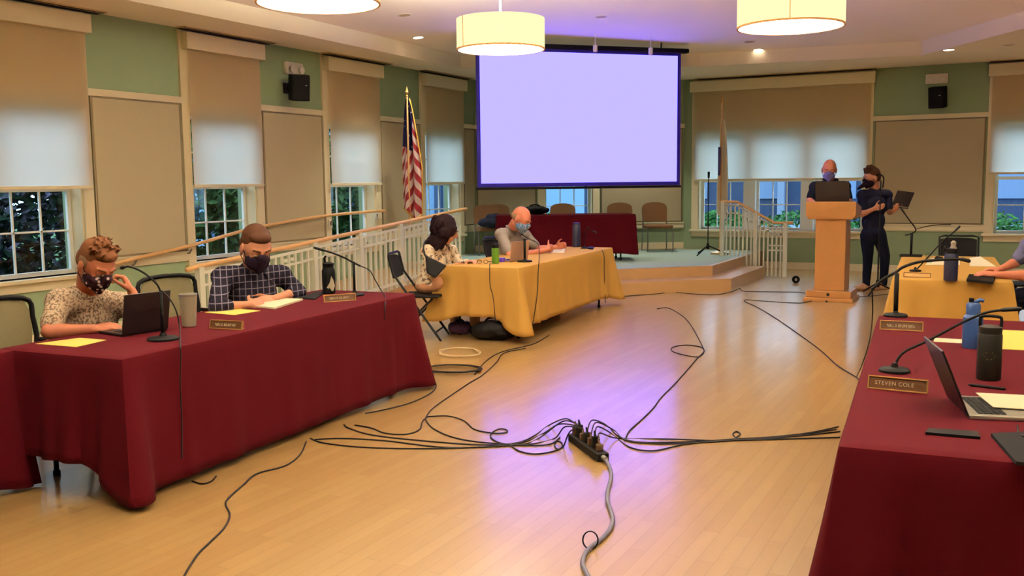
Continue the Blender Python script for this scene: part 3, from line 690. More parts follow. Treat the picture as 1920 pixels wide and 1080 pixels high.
# ------------------------------------------------------------------ draped tables
def folding_table(M4, L, Wd, T, label, legs=True):
    o3 = M4 @ V((L/2, Wd/2, 0)); r = root('folding_table', label, 'table', tuple(o3))
    MB(M4).rbox((.012, .012, T-.035), (L-.012, Wd-.012, T-.006), .01).build('tabletop', tabtop, r, world=True)
    for x in (.22, L-.22):
        for y in (.10, Wd-.10):
            MB(M4).tube([(x, y, T-.04), (x, y, .02)], .014).tube([(x, y, .03), (x, y, 0)], .02).build('leg', blackmet, r, world=True)
    return r
def drape(M4, L, Wd, T, drops, m, label, cat='tablecloth', group=None, corner=.10, flare=.13, seed=1, amp=.016):
    """cloth over a table: local x along L, y along the width; drops = (front y=0, end x=L, back y=Wd, end x=0)"""
    rnd = random.Random(seed); rad = .02; pts = []
    sides = [((0, 0), (L, 0), (0, -1)), ((L, 0), (L, Wd), (1, 0)), ((L, Wd), (0, Wd), (0, 1)), ((0, Wd), (0, 0), (-1, 0))]
    for k, (a, b, n) in enumerate(sides):
        ln = math.hypot(b[0]-a[0], b[1]-a[1]); ns = max(40, int(ln/.022)); ph = rnd.uniform(0, 6)
        npv = sides[(k-1) % 4][2]; nnx = sides[(k+1) % 4][2]
        for i in range(ns):
            t = (i+.5)/ns
            # denser near the corners
            t = t-.5; t = .5+.5*math.copysign(1-(1-abs(2*t))**1.25, t)
            s = t*ln; d0, d1 = s, ln-s; e = min(d0, d1)
            on = npv if d0 < d1 else nnx
            wgt = .5*math.exp(-(e/.07)**1.0)
            nn = V((n[0]*(1-wgt)+on[0]*wgt, n[1]*(1-wgt)+on[1]*wgt)).normalized()
            other = drops[(k-1) % 4] if d0 < d1 else drops[(k+1) % 4]
            mx_ = max(drops[k], other)
            drop = drops[k]+(mx_+corner-drops[k])*math.exp(-(e/.16)**2)
            fl_ = flare*math.exp(-(e/.13)**2) - .55*flare*math.exp(-((e-.24)/.07)**2) + .25*flare*math.exp(-((e-.38)/.07)**2)
            fold = amp*math.sin(s*9+ph)*(.4+math.exp(-e/.6)) + amp*.5*math.sin(s*23+ph*2) + amp*2.2*math.sin(e*34+k)*math.exp(-(e-.02)/.22)
            pts.append((a[0]+(b[0]-a[0])*t, a[1]+(b[1]-a[1])*t, nn, min(drop, T-.012), fl_+fold))
    o3 = M4 @ V((L/2, Wd/2, T)); q = MB(M4); rows = []
    cx, cy = L/2, Wd/2
    def ring(f): return [q.v(f(*p)) for p in pts]
    def ins(k, z): return lambda x, y, n, d, f: (min(max(x, k), L-k), min(max(y, k), Wd-k), z)
    rows.append(ring(ins(.06, T+.002))); rows.append(ring(ins(.012, T+.002))); rows.append(ring(lambda x, y, n, d, f: (x+n.x*.004, y+n.y*.004, T-.003))); rows.append(ring(lambda x, y, n, d, f: (x+n.x*.010, y+n.y*.010, T-.018)))
    NR = 12
    for k in range(1, NR+1):
        t = k/NR
        rows.append(ring(lambda x, y, n, d, f: (x+n.x*(.012+max(-.004, f*t**1.15)+.02*t), y+n.y*(.012+max(-.004, f*t**1.15)+.02*t), T-.018-(d-.018)*t)))
    n = len(pts)
    for a, b in zip(rows, rows[1:]):
        for i in range(n): q.face([a[i], a[(i+1) % n], b[(i+1) % n], b[i]])
    q.face(rows[0])
    bmesh.ops.remove_doubles(q.bm, verts=q.bm.verts[:], dist=.0005)
    o = q.build('tablecloth', m, None, origin=tuple(o3), smooth='auto', solid=.003)
    for p in o.data.polygons: p.use_smooth = True
    return tag(o, label, cat, group)
def tframe(p0, p1):   # p0 -> p1 front edge, width to the left (away from the room centre) when turn=+1
    a = V((p0[0], p0[1], 0)); b = V((p1[0], p1[1], 0)); u = (b-a).normalized(); n = V((-u.y, u.x, 0))
    return Matrix(((u.x, n.x, 0, a.x), (u.y, n.y, 0, a.y), (0, 0, 1, 0), (0, 0, 0, 1))), (b-a).length
T = .745
M1, L1 = tframe((-3.885, 3.235), (-4.085, 6.15)); folding_table(M1, L1, .86, T, 'long folding table under the maroon cloth, where the printed shirt and plaid shirt men sit')
drape(M1, L1, .86, T, (.705, .54, .50, .55), maroon, 'long maroon tablecloth in the left foreground with a pointed corner hanging to the floor', corner=.01, flare=.10, seed=3)
M1b, L1b = tframe((-4.52, .3), (-4.63, 3.17)); folding_table(M1b, L1b, .8, T, 'folding table under the dark maroon cloth at the left edge of the frame')
drape(M1b, L1b, .8, T, (.69, .66, .6, .6), maroon, 'dark maroon tablecloth cut by the left edge of the frame', seed=5, corner=.04, flare=.05)
M2, L2 = tframe((-4.335, 8.40), (-4.53, 11.40)); folding_table(M2, L2, .87, T, 'folding table under the yellow cloth left of centre, its black feet showing')
drape(M2, L2, .87, T, (.60, .45, .45, .50), gold, 'yellow tablecloth left of centre on the table of the woman and the bald seated man', seed=9, corner=.07, flare=.13)
# right-hand tables run the same way, widths towards +x
def tframe_r(p0, p1):
    a = V((p0[0], p0[1], 0)); b = V((p1[0], p1[1], 0)); u = (b-a).normalized(); n = V((u.y, -u.x, 0))
    return Matrix(((u.x, n.x, 0, a.x), (u.y, n.y, 0, a.y), (0, 0, 1, 0), (0, 0, 0, 1))), (b-a).length
M3, L3 = tframe_r((-.46, 3.14), (-.71, 6.28)); folding_table(M3, L3, .92, T, 'folding table under the maroon cloth on the right')
drape(M3, L3, .92, T, (.67, .5, .5, .69), maroon, 'maroon tablecloth in the right foreground under the nameplates and silver laptop', seed=12, corner=.03, flare=.10)
M4_, L4 = tframe_r((-.88, 8.62), (-1.06, 11.3)); folding_table(M4_, L4, .90, T, 'folding table under the yellow cloth on the right')
drape(M4_, L4, .90, T, (.55, .5, .5, .58), gold, 'yellow tablecloth at the right under the dark tall bottle', seed=15, corner=.05, flare=.10)
# stage table
sR = V((-5.33, 14.42)); sLn = V((math.cos(math.radians(30)), math.sin(math.radians(30)))); sL = sR-sLn*2.2
M5, L5 = tframe_r((sL.x, sL.y), (sR.x, sR.y))
M5 = Matrix.Translation((0, 0, SH)) @ Matrix(((sLn.x, -sLn.y, 0, sL.x), (sLn.y, sLn.x, 0, sL.y), (0, 0, 1, 0), (0, 0, 0, 1)))
folding_table(M5, L5, .7, .74, 'folding table on the stage under a dark maroon cloth')
drape(M5, L5, .7, .74, (.62, .6, .6, .6), maroon, 'dark maroon tablecloth on the stage table below the projection screen', seed=21, corner=.02, flare=.02, amp=.006)

# ------------------------------------------------------------------ folding chairs
def folding_chair(loc, yaw, label, m=black_m, group=None, mesh=False):
    r = root('folding_chair', label, 'chair', loc, yaw, group)   # faces local +x
    hw = .215
    MB().rbox((-.18, -.2, .435), (.22, .2, .46), .012).build('seat', m, r)
    b = MB(); n = 8
    g0_ = []; g1_ = []
    for i in range(n+1):
        y = -.2+.4*i/n; cv = .03*(1-(y/.2)**2)
        g0_.append((y, cv))
    A = [(-.235-c_, y, .62+.02*(abs(y)/.2)**2) for y, c_ in g0_]+[(-.285-c_, y, .86-.02*(abs(y)/.2)**4) for y, c_ in reversed(g0_)]
    Bq = [(p[0]-.015, p[1], p[2]) for p in A]
    b.hull(A, Bq); b.build('backrest', dark_m if not mesh else mesh, r, smooth='auto')
    for sy in (-1, 1):
        MB().tube([(.24, sy*hw, 0), (-.24, sy*hw, .68), (-.285, sy*hw, .87), (-.29, sy*.16, .885)], .0125).build('front_leg', blackmet, r)
        MB().tube([(-.28, sy*(hw-.03), 0), (.15, sy*(hw-.03), .43)], .0115).build('rear_leg', blackmet, r)
    MB().tube([(-.29, -.16, .885), (-.29, .16, .885)], .0125).build('top_bar', blackmet, r)
    MB().tube([(.18, -hw, .085), (.18, hw, .085)], .009).build('stretcher', blackmet, r)
    MB().tube([(-.22, -hw+.03, .06), (-.22, hw-.03, .06)], .009).build('stretcher', blackmet, r)
    return r
mesh_m = mat('mesh_back_fabric', rgb(112, 102, 74), .8, noise_amt=.15, noise_scale=120)
def mesh_chair(loc, yaw, label):
    r = root('mesh_back_chair', label, 'chair', loc, yaw)
    MB().rbox((-.22, -.22, .42), (.24, .22, .48), .03).build('seat', dark_m, r)
    b = MB(); A = []; Bq = []
    for (y, z) in ((-.21, .58), (.21, .58), (.24, .80), (.19, .92), (-.19, .92), (-.24, .80)):
        A.append((-.25-.08*(z-.58), y, z)); Bq.append((-.255-.08*(z-.58), y, z))
    b.hull(A, Bq); b.build('mesh_back', mesh_m, r)
    f = MB(); loop = [V(p) for p in A]; loop.append(loop[0]); f.tube(smooth_path(loop, 4), .016); f.build('back_frame', black_m, r, smooth=True)
    for sy in (-1, 1):
        MB().tube([(-.26, sy*.2, .6), (-.24, sy*.23, .45), (-.3, sy*.25, 0)], .014).build('leg', blackmet, r)
        MB().tube([(.22, sy*.2, .43), (.28, sy*.25, 0)], .014).build('leg', blackmet, r)
        MB().tube([(-.22, sy*.25, .66), (.1, sy*.27, .66), (.16, sy*.25, .45)], .014).build('armrest', black_m, r)
    return r
def stack_chair(loc, yaw, label):
    r = root('stacking_chair', label, 'chair', loc, yaw)
    MB().rbox((-.22, -.23, .42), (.24, .23, .48), .03).build('seat', tan_up, r)
    b = MB(); A = []; Bq = []
    for k in range(13):
        a = math.pi*k/12; A.append((-.29, -.23*math.cos(a)*1.0, .74+.14*math.sin(a)**.6)); Bq.append((-.25, -.23*math.cos(a), .74+.14*math.sin(a)**.6))
    A += [(-.25, -.22, .52), (-.25, .22, .52)][::-1] and []
    A = [(-.25, .22, .54), (-.25, -.22, .54)][::-1][0:0]+A
    A = [(-.25, -.22, .54)]+A+[(-.25, .22, .54)]; Bq = [(-.21, -.22, .54)]+Bq+[(-.21, .22, .54)]
    b.hull(A, Bq); b.build('backrest', tan_up, r, smooth='auto')
    for sy in (-1, 1):
        MB().tube([(-.29, sy*.21, .78), (-.22, sy*.22, .42), (-.28, sy*.23, 0)], .012).build('leg', steel, r)
        MB().tube([(.2, sy*.22, .42), (.23, sy*.23, 0)], .012).build('leg', steel, r)
    return r
def faceto(a, b): return math.atan2(b[1]-a[1], b[0]-a[0])
mesh_chair((-5.12, 3.56, 0), math.radians(-5), 'mesh-back chair of the man in the printed shirt, at the left edge')
mesh_chair((-5.25, 5.0, 0), math.radians(-8), 'mesh-back chair of the man in plaid, behind the pale tumbler')
folding_chair((-5.38, 8.25, 0), math.radians(20), 'black folding chair holding the woman in the patterned white dress')
folding_chair((-5.65, 10.75, 0), math.radians(0), 'black folding chair under the bald seated man')
p = pyp(1808, 492, 13.2)
folding_chair((-.55, 12.55, 0), math.radians(-85), 'black folding chair behind the yellow table, the left of two')
folding_chair((.1, 11.6, 0), math.radians(-160), 'black folding chair at the right edge behind the arm of the seated person')
folding_chair((.62, 9.3, 0), math.radians(183), 'black folding chair of the person reaching in at the right edge')
for (px, py, z, yaw, lab) in ((1233, 437, .8, -58, 'tan stacking chair right of the stage table, legs visible'), (1165, 437, .8, -62, 'tan stacking chair whose back shows over the right half of the stage table'), (1058, 437, .8, -60, 'tan stacking chair seen behind the duffel bag on the stage'),
                              (935, 437, .8, -55, 'dim brown stacking chair behind the bald seated man, the right of two'), (893, 437, .8, -50, 'dim stacking chair loaded with dark clothes beside the end of the ramp rail')):
    # stand them on a line 0.75 m in front of the corner wall
    nC = V((FC[0][1], FC[1][1], 0)); P0 = V((A2[0], A2[1], 0))+nC*.62; d = ray((px, 440)); den = d.dot(nC); t = (P0-CO).dot(nC)/den; q = CO+t*d
    if px < 900: q = q+V((.25, .02, 0))
    stack_chair((q.x, q.y, SH), math.radians(yaw), lab)

# ------------------------------------------------------------------ lectern
lc = pz(1557, 560, 0); LX, LY = -2.09, 13.1
le = root('lectern', 'maple lectern with a wide flared top and stepped base standing on the floor', 'lectern', (LX, LY, 0))
MB().rbox((-.31, -.30, 0), (.31, .30, .05), .008).build('base_plate', wood_l, le)
b_ = MB(); b_.rbox((-.285, -.27, .05), (.285, .28, .14), .01); b_.build('plinth', wood_l, le)
b_ = MB(); b_.rbox((-.19, -.2, .14), (.19, .2, 1.08), .008); b_.build('column', wood_l, le)
b_ = MB(); b_.hull([(-.31, -.26, 1.12), (-.27, -.24, 1.07), (.27, -.24, 1.07), (.31, -.26, 1.12), (.31, -.26, 1.30), (-.31, -.26, 1.30)], [(-.31, .26, 1.12), (-.27, .24, 1.07), (.27, .24, 1.07), (.31, .26, 1.12), (.31, .26, 1.22), (-.31, .26, 1.22)]); b_.build('top_box', wood_l, le, bevel=.006)
MB().lathe([(.012, 0), (.02, .004), (.012, .008)], (.0, -.275, .095), R=Matrix.Rotation(math.pi/2, 4, 'X'), seg=14).build('knob', black_m, le)
MB().rbox((-.02, -.325, 0.0), (-.0, -.30, .02), .003).build('foot', black_m, le)
def laptop(loc, yaw, label, w=.34, d=.23, open_deg=110, shell=None, base_m=None, keys=True, tilt=0):
    r = root('laptop', label, 'laptop', loc, yaw); shell = shell or lidmar; base_m = base_m or shell  # user sits at local +x side; hinge at x=0, lid opens above hinge leaning to -x
    MB().rbox((0, -w/2, 0), (d, w/2, .016), .005).build('base', base_m, r)
    a = math.radians(open_deg-90); R = Matrix.Translation((0, 0, .012)) @ Matrix.Rotation(-a, 4, 'Y')
    MB(R).rbox((-.008, -w/2, 0), (0, w/2, d), .004).build('lid', shell, r)
    MB(R).box((0.0002, -w/2+.012, .012), (.0012, w/2-.012, d-.012)).build('display', black_m, r)
    if keys:
        k = MB()
        for i in range(5):
            for j in range(13):
                k.box((.035+i*.019, -w/2+.03+j*(w-.06)/13, .016), (.035+i*.019+.0155, -w/2+.03+(j+.82)*(w-.06)/13, .0185))
        k.build('keyboard', black_m, r); MB().box((.145, -.05, .0155), (.215, .05, .0167)).build('trackpad', alu, r)
    return r
# ------------------------------------------------------------------ figures
def unit(v): return V(v).normalized()
def bake(mb, name, m, parent, vox=.008, sm=6, nz=0.0, nscale=14.0, fac=.55):
    o = mb.build('tmp_'+name, m, None)
    md = o.modifiers.new('r', 'REMESH'); md.mode = 'VOXEL'; md.voxel_size = vox; md.use_smooth_shade = True
    s2 = o.modifiers.new('s', 'SMOOTH'); s2.factor = fac; s2.iterations = sm
    dg = bpy.context.evaluated_depsgraph_get(); me = bpy.data.meshes.new_from_object(o.evaluated_get(dg))
    bpy.data.objects.remove(o)
    inv = wm(parent).inverted() if parent is not None else Matrix.Identity(4)
    if nz:
        me.update(); nn = [v.normal.copy() for v in me.vertices]
        for v, n_ in zip(me.vertices, nn):
            k = noise.noise(v.co*nscale)+.5*noise.noise(v.co*nscale*2.3+V((3, 1, 7))); v.co += n_*k*nz
    for v in me.vertices: v.co = inv @ v.co
    me.name = name; me.materials.clear(); me.materials.append(m)
    me.polygons.foreach_set('use_smooth', [True]*len(me.polygons))
    o = bpy.data.objects.new(name, me); C.objects.link(o)
    if parent is not None: o.parent = parent; WM[o.name] = wm(parent)
    return o
def hand(mb, w_, k_, n_, th, S=1.0, curl=(.35, .5, .4), spread=.0, tcurl=.3):
    """w_ wrist point, k_ direction to knuckles, n_ palm normal (towards what it holds), th side of thumb"""
    d = unit(k_); th = V(th); s = (th-d*th.dot(d)).normalized(); n = V(n_); n = (n-d*n.dot(d)-s*n.dot(s))
    n = d.cross(s) if n.length < .05 else n.normalized()
    W0 = V(w_); K = []
    for i, off in enumerate((.030, .010, -.010, -.029)):
        kn = W0+d*(.088-.004*abs(i-1))*S+s*off*S; K.append(kn)
        mb.cap(W0+s*off*.55*S, kn, .0155*S, .0115*S, 10)
    mb.ell(W0+d*.045*S, (.05*S, .042*S, .016*S), Matrix((d, s, n)).transposed())
    for i, (kn, ln) in enumerate(zip(K, (.074, .083, .077, .060))):
        p = kn; dr = (d+s*spread*(1.2-i*.8)).normalized(); r = .0092*S*(.88 if i == 3 else 1)
        for j, f in enumerate((.44, .32, .24)):
            ang = curl[j]; ax = dr.cross(n).normalized(); dr = (Matrix.Rotation(ang, 3, ax) @ dr).normalized(); n2 = n
            q = p+dr*ln*f*S*1.02; mb.cap(p, q, r, r*.9, 9); p = q; r *= .9
            n = (Matrix.Rotation(ang, 3, ax) @ n).normalized()
        n = d.cross(s) if d.cross(s).dot(V(n_)) > 0 else -d.cross(s)
    tb = W0+d*.022*S+s*.030*S+n*.008*S; td = (d*.62+s*.72+n*.25).normalized()
    a = tb+td*.042*S; b2 = a+(td*.75+d*.45+n*tcurl).normalized()*.032*S; c3 = b2+(td*.35+d*.8+n*tcurl).normalized()*.026*S
    mb.cap(tb, a, .0135*S, .0115*S, 10); mb.cap(a, b2, .011*S, .010*S, 10); mb.cap(b2, c3, .010*S, .0085*S, 10)
def head(mb, c, fw, up, S=1.0, jaw=1.0):
    f = unit(fw); u = V(up); u = (u-f*u.dot(f)).normalized(); l = u.cross(f); R = Matrix((l, f, u)).transposed()
    P = lambda a, b, z: V(c)+(l*a+f*b+u*z)*S
    mb.ell(P(0, -.012, .032), (.075*S, .094*S, .088*S), R); mb.ell(P(0, .018, .02), (.069*S, .074*S, .078*S), R)
    mb.ell(P(0, .022, -.045), (.058*S*jaw, .066*S, .07*S), R); mb.ell(P(0, .055, -.088), (.026*S*jaw, .026*S, .022*S), R)
    for s in (-1, 1):
        mb.ell(P(s*.034, .062, -.012), (.022*S, .018*S, .018*S), R); mb.ell(P(s*.033, .075, .016), (.017*S, .013*S, .009*S), R)
        mb.cap(P(s*.012, .088, .034), P(s*.045, .074, .036), .011*S, .008*S, 8)  # brow
        mb.ell(P(s*.078, -.005, -.005), (.010*S, .020*S, .033*S), R); mb.ell(P(s*.074, -.002, -.032), (.008*S, .010*S, .012*S), R)
    mb.cap(P(0, .090, .028), P(0, .112, -.012), .008*S, .013*S, 8); mb.ell(P(0, .100, -.018), (.016*S, .012*S, .009*S), R)
    mb.cap(P(-.02, .088, -.050), P(.02, .088, -.050), .008*S, .008*S, 8); mb.cap(P(-.016, .086, -.062), P(.016, .086, -.062), .008*S, .008*S, 8)
    return P, R, (l, f, u)
eye_w = mat('eye_white', rgb(128, 100, 86), .4); eye_d = mat('eye_dark', rgb(40, 28, 22), .3)
def eyes(P, R, S, parent, brow_m):
    for s in (-1, 1):
        e = MB().ell(P(s*.033, .0815, .008), (.0125*S, .0085*S, .0042*S), R, 12, 8).build('eye', eye_w, parent, world=True, smooth=True)
        MB().ell(P(s*.033, .0875, .006), (.0052*S, .0034*S, .0036*S), R, 10, 6).build('iris', eye_d, e, world=True, smooth=True)
        MB().cap(P(s*.016, .098, .038), P(s*.048, .082, .040), .004*S, .003*S, 8).build('eyebrow', brow_m, parent, world=True, smooth=True)
def mask(P, R, S, parent, m, beak=0.0):
    q = MB(); q.ell(P(0, .045, -.052), (.066*S, .068*S, .052*S), R); q.cap(P(0, .101, -.002), P(0, .090, -.084), .026*S, .022*S); q.ell(P(0, .06, -.03), (.064*S, .05*S, .035*S), R)
    if beak: q.cap(P(.0, .10, -.045), P(.0, .10+beak, -.075), .034*S, .014*S)
    o = bake(q, 'face_mask', m, parent, .006, 3)
    for s in (-1, 1):
        MB().tube([P(s*.066, .045, -.03), P(s*.078, .0, .012), P(s*.084, -.02, -.005), P(s*.076, -.002, -.045), P(s*.064, .045, -.07)], .0022*S, 6).build('ear_loop', m, parent, world=True, smooth=True)
    return o
def figure(name_label, loc, J, skin, shirt_m, pants_m, shoe_m, hair, mask_m, S=1.1, HS=1.12, sleeve='short', cat='person', brow=None, vox=.0075, hands=None, torso_w=1.0, belly=0.0, shirt_nz=.004, beak=0.0, collar=True):
    """J: joints in world metres: pelvis, chest, neck, head, headf, headu, sL,eL,wL, sR,eR,wR, hL,kL,aL, hR,kR,aR, tL,tR (toe points)"""
    r = root('person', name_label, cat, loc)
    J = {k: V(v) for k, v in J.items()}
    b = MB()
    side = (J['sL']-J['sR']); sw = side.length/2; sd = side.normalized()
    up_t = (J['neck']-J['pelvis']).normalized(); fwd = sd.cross(up_t).normalized()
    if fwd.dot(J['headf']) < 0: fwd = -fwd
    Rt = Matrix((sd, fwd, up_t)).transposed()
    def torso(q, g):
        ch = J['chest']
        q.ell(J['pelvis']+up_t*.02*S, (.165*S*torso_w+g, .115*S+g+belly*.5, .12*S+g), Rt)
        q.ell(J['pelvis'].lerp(ch, .5)+fwd*belly*.4, (.150*S*torso_w+g+belly*.3, .108*S+g+belly, .16*S+g), Rt)
        q.ell(ch, (.168*S*torso_w+g, .112*S+g, .17*S+g), Rt)
        q.cap(J['sL'], J['sR'], .062*S+g, .062*S+g)
        q.cap(J['sL'].lerp(J['sR'], .2)+up_t*.0, J['neck'], .055*S+g, .05*S+g); q.cap(J['sR'].lerp(J['sL'], .2), J['neck'], .055*S+g, .05*S+g)
    torso(b, 0.0)
    P, R, ax = head(b, J['head'], J['headf'], J['headu'], S*HS)
    b.cap(J['neck'], J['head']-ax[2]*.06*S*HS-ax[1]*.02*S, .060*S, .056*S*HS)
    for s in 'LR':
        b.cap(J['s'+s], J['e'+s], .050*S, .040*S); b.cap(J['e'+s], J['w'+s], .041*S, .026*S); b.cap(J['e'+s].lerp(J['w'+s], .2), J['e'+s].lerp(J['w'+s], .45), .042*S, .036*S)
        if 'h'+s in J:
            b.cap(J['h'+s], J['k'+s], .082*S, .056*S); b.cap(J['k'+s], J['a'+s], .054*S, .036*S); b.cap(J['a'+s], J['t'+s], .035*S, .026*S)
    for s in 'LR':
        h = (hands or {}).get(s)
        if h is None: h = dict(d=(J['w'+s]-J['e'+s]), n=V((0, 0, -1)), t=sd*(-1 if s == 'L' else 1))
        hand(b, J['w'+s], h['d'], h['n'], h['t'], S*1.04, h.get('curl', (.35, .5, .4)))
    bake(b, 'body', skin, r, vox, 4)
    # clothes
    q = MB(); torso(q, .016*S)
    frac = {'short': .72, 'long': 1.0, 'roll': 1.0}[sleeve]
    for s in 'LR':
        q.cap(J['s'+s], J['s'+s].lerp(J['e'+s], frac), .064*S, (.060 if sleeve == 'short' else .054)*S)
        if sleeve == 'roll': q.cap(J['e'+s], J['e'+s].lerp(J['w'+s], .28), .054*S, .052*S)
        if sleeve == 'long': q.cap(J['e'+s], J['e'+s].lerp(J['w'+s], .92), .052*S, .036*S)
    bake(q, 'shirt', shirt_m, r, .010, 4, shirt_nz, 11)
    if collar:
        up2 = (J['head']-J['neck']).normalized()
        for s in (-1, 1):
            c0 = J['neck']+up2*.045*S; pth = [c0+(-fwd*.075+up2*.014)*S, c0+(sd*s*.068-fwd*.02+up2*.012)*S, c0+(sd*s*.080+fwd*.03+up2*.0)*S, c0+(sd*s*.052+fwd*.095-up2*.035)*S, c0+(sd*s*.070+fwd*.115-up2*.085)*S]
            q = MB(); q.tube(smooth_path(pth, 4), [.024*S]*17, 8, flat=.4); q.build('collar', shirt_m, r, world=True, smooth=True)
    if collar:
        pts = []
        for k in range(8):
            t = k/7; c1 = J['neck'].lerp(J['chest']-up_t*.12*S, t); pts.append(c1+fwd*((.075+.055*min(1, t*2))*S+belly*t))
        MB().tube(smooth_path(pts, 3), .009*S, 8, flat=.6).build('placket', shirt_m, r, world=True, smooth=True)
    if 'hL' in J:
        q = MB(); q.ell(J['pelvis'], (.18*S*torso_w, .13*S+belly*.4, .12*S), Rt)
        for s in 'LR':
            q.cap(J['h'+s], J['k'+s], .098*S, .070*S); q.cap(J['k'+s], J['a'+s], .068*S, .052*S)
        bake(q, 'trousers', pants_m, r, .011, 4, .003, 12)
        for s in 'LR':
            q = MB(); fd = (J['t'+s]-J['a'+s]); fd.z = 0; fd.normalize(); a = V((J['a'+s].x, J['a'+s].y, J['t'+s].z-.0))
            q.cap(a-fd*.04*S, a+fd*.16*S, .042*S, .036*S); q.cap(J['a'+s], a+fd*.03*S, .045*S, .045*S)
            bake(q, 'shoe', shoe_m, r, .009, 3)
    if hair: hair(P, R, S*HS, r, ax)
    eyes(P, R, S*HS, r, brow or eye_d)
    if mask_m: mask(P, R, S*HS, r, mask_m, beak)
    return r, P, R, ax
def short_hair(m, quiff=.03, sides=True, seed=2, grey=None, hsm=4, nt=60, tr=.009):
    def f(P, R, S, r, ax):
        q = MB(); rnd = random.Random(seed)
        q.ell(P(0, -.022, .048), (.079*S, .092*S, .083*S), R); q.ell(P(0, -.045, .01), (.077*S, .066*S, .078*S), R)
        q.ell(P(0, .03, .088), (.060*S, .048*S, .030*S), R)
        for i in range(nt):
            a = rnd.uniform(-math.pi, math.pi); rr_ = rnd.uniform(.0, .07); x = rr_*math.sin(a); y = rr_*math.cos(a)-.01; z = .048+.085*math.sqrt(max(0, 1-(x/.082)**2-((y+.02)/.098)**2))
            q.cap(P(x, y, z-.012), P(x*1.22, y+.010+quiff*.3, z+rnd.uniform(.002, .002+quiff)), tr*S, tr*.5*S, 7)
        bake(q, 'hair', m, r, .006, hsm)
        if grey:
            g = MB()
            for s in (-1, 1): g.ell(P(s*.068, -.012, .018), (.014*S, .034*S, .04*S), R)
            bake(g, 'side_hair', grey, r, .005, 2)
    return f
hair_br = mat('brown_hair', rgb(84, 50, 30), .7, spec=.05, noise_amt=.35, noise_scale=160)
hair_gy = mat('grey_temple_hair', rgb(104, 80, 60), .8, spec=.05, noise_amt=.25, noise_scale=160)
hair_dk = mat('dark_brown_hair', rgb(58, 34, 22), .7, spec=.05, noise_amt=.35, noise_scale=160)
hair_bl = mat('black_wavy_hair', rgb(22, 10, 14), .7, spec=.05, noise_amt=.4, noise_scale=120)
print_m = mix2('printed_shirt', rgb(92, 72, 58), rgb(196, 172, 146), .47, 75)
plaid_m = plaid_mat()
mask_pr = mix2('black_printed_mask', rgb(226, 205, 205), rgb(34, 14, 22), .30, 32, 'voronoi', sharp=.03)
mask_bk = mat('black_mask', rgb(24, 14, 26), .8, spec=.05); mask_bl = mix2('blue_patterned_mask', rgb(70, 96, 130), rgb(150, 160, 180), .55, 60)
mask_pu = mat('bluish_mask', rgb(104, 96, 158), .8)
dress_m = mix2('white_patterned_dress', rgb(96, 78, 66), rgb(226, 206, 180), .42, 30, sharp=.02)
grey_sh = mat('grey_polo', rgb(120, 110, 106), .9, spec=.05); dk_sh = mat('dark_navy_polo', rgb(20, 22, 34), .9, spec=.05); tee_m = mat('navy_tee', rgb(24, 24, 40), .9, spec=.05)
jean_m = mat('black_jeans', rgb(16, 18, 30), .9, spec=.05); khaki = mat('dark_trousers', rgb(50, 44, 40), .9, spec=.05); shoe_t = mat('tan_shoes', rgb(190, 150, 120), .7); shoe_b = mat('black_shoes', rgb(24, 20, 20), .6)
sleeve_b = mat('slate_shirt', rgb(70, 70, 96), .9, spec=.05)
def seated_legs(J, pel, fwd, side, S=1.1, floor=0.0, spread=.10, reach=.42, seat=.47):
    pel = V(pel); f = unit(fwd); s = unit(side)
    for n, sg in (('L', 1), ('R', -1)):
        J['h'+n] = pel+s*sg*.09*S+f*.02; J['k'+n] = V((pel.x, pel.y, 0))+s*sg*(.12+spread)*.8+f*reach+V((0, 0, floor+.50)); J['a'+n] = V((J['k'+n].x, J['k'+n].y, floor+.095))+f*.04; J['t'+n] = J['a'+n]+f*.14+V((0, 0, -.055))
    return J
# man in the printed shirt ---------------------------------------------------------------
J = dict(head=pd(180, 497, 5.60), headf=(0, 0, 0), headu=(0, 0, 0))
rt = CR; 
J['headf'] = (V((.80, -.10, -.62))).normalized(); J['headu'] = V((.55, .0, .83))
J['neck'] = pd(163, 553, 5.80); J['chest'] = pd(163, 610, 5.86); J['pelvis'] = V((J['chest'].x-.14, J['chest'].y+.0, .55))
J['sL'] = pd(233, 572, 6.0); J['sR'] = pd(112, 566, 5.62)
J['eL'] = pd(270, 602, 5.80); J['wL'] = pd(247, 546, 5.82)
J['eR'] = pd(92, 622, 5.46); J['wR'] = pd(176, 617, 5.56)
seated_legs(J, J['pelvis'], (1, .05, 0), (0, 1, 0))
hands = {'L': dict(d=pd(224, 506, 5.80)-J['wL'], n=pd(190, 500, 5.7)-pd(225, 505, 5.8), t=pd(215, 530, 5.5)-pd(225, 520, 5.8), curl=(.9, 1.0, .7)),
         'R': dict(d=pd(214, 611, 5.62)-J['wR'], n=(0, 0, -1), t=V((-.2, 1, .3)), curl=(.3, .6, .5))}
figure('person in a short-sleeved printed shirt and printed black mask leaning over the dark laptop', (J['pelvis'].x, J['pelvis'].y, 0), J, skin1, print_m, khaki, shoe_b, short_hair(hair_br, .022, grey=hair_gy, seed=4, nt=90, tr=.008, hsm=2), mask_pr, S=1.10, HS=1.10, sleeve='short', hands=hands, brow=hair_br, vox=.0065)
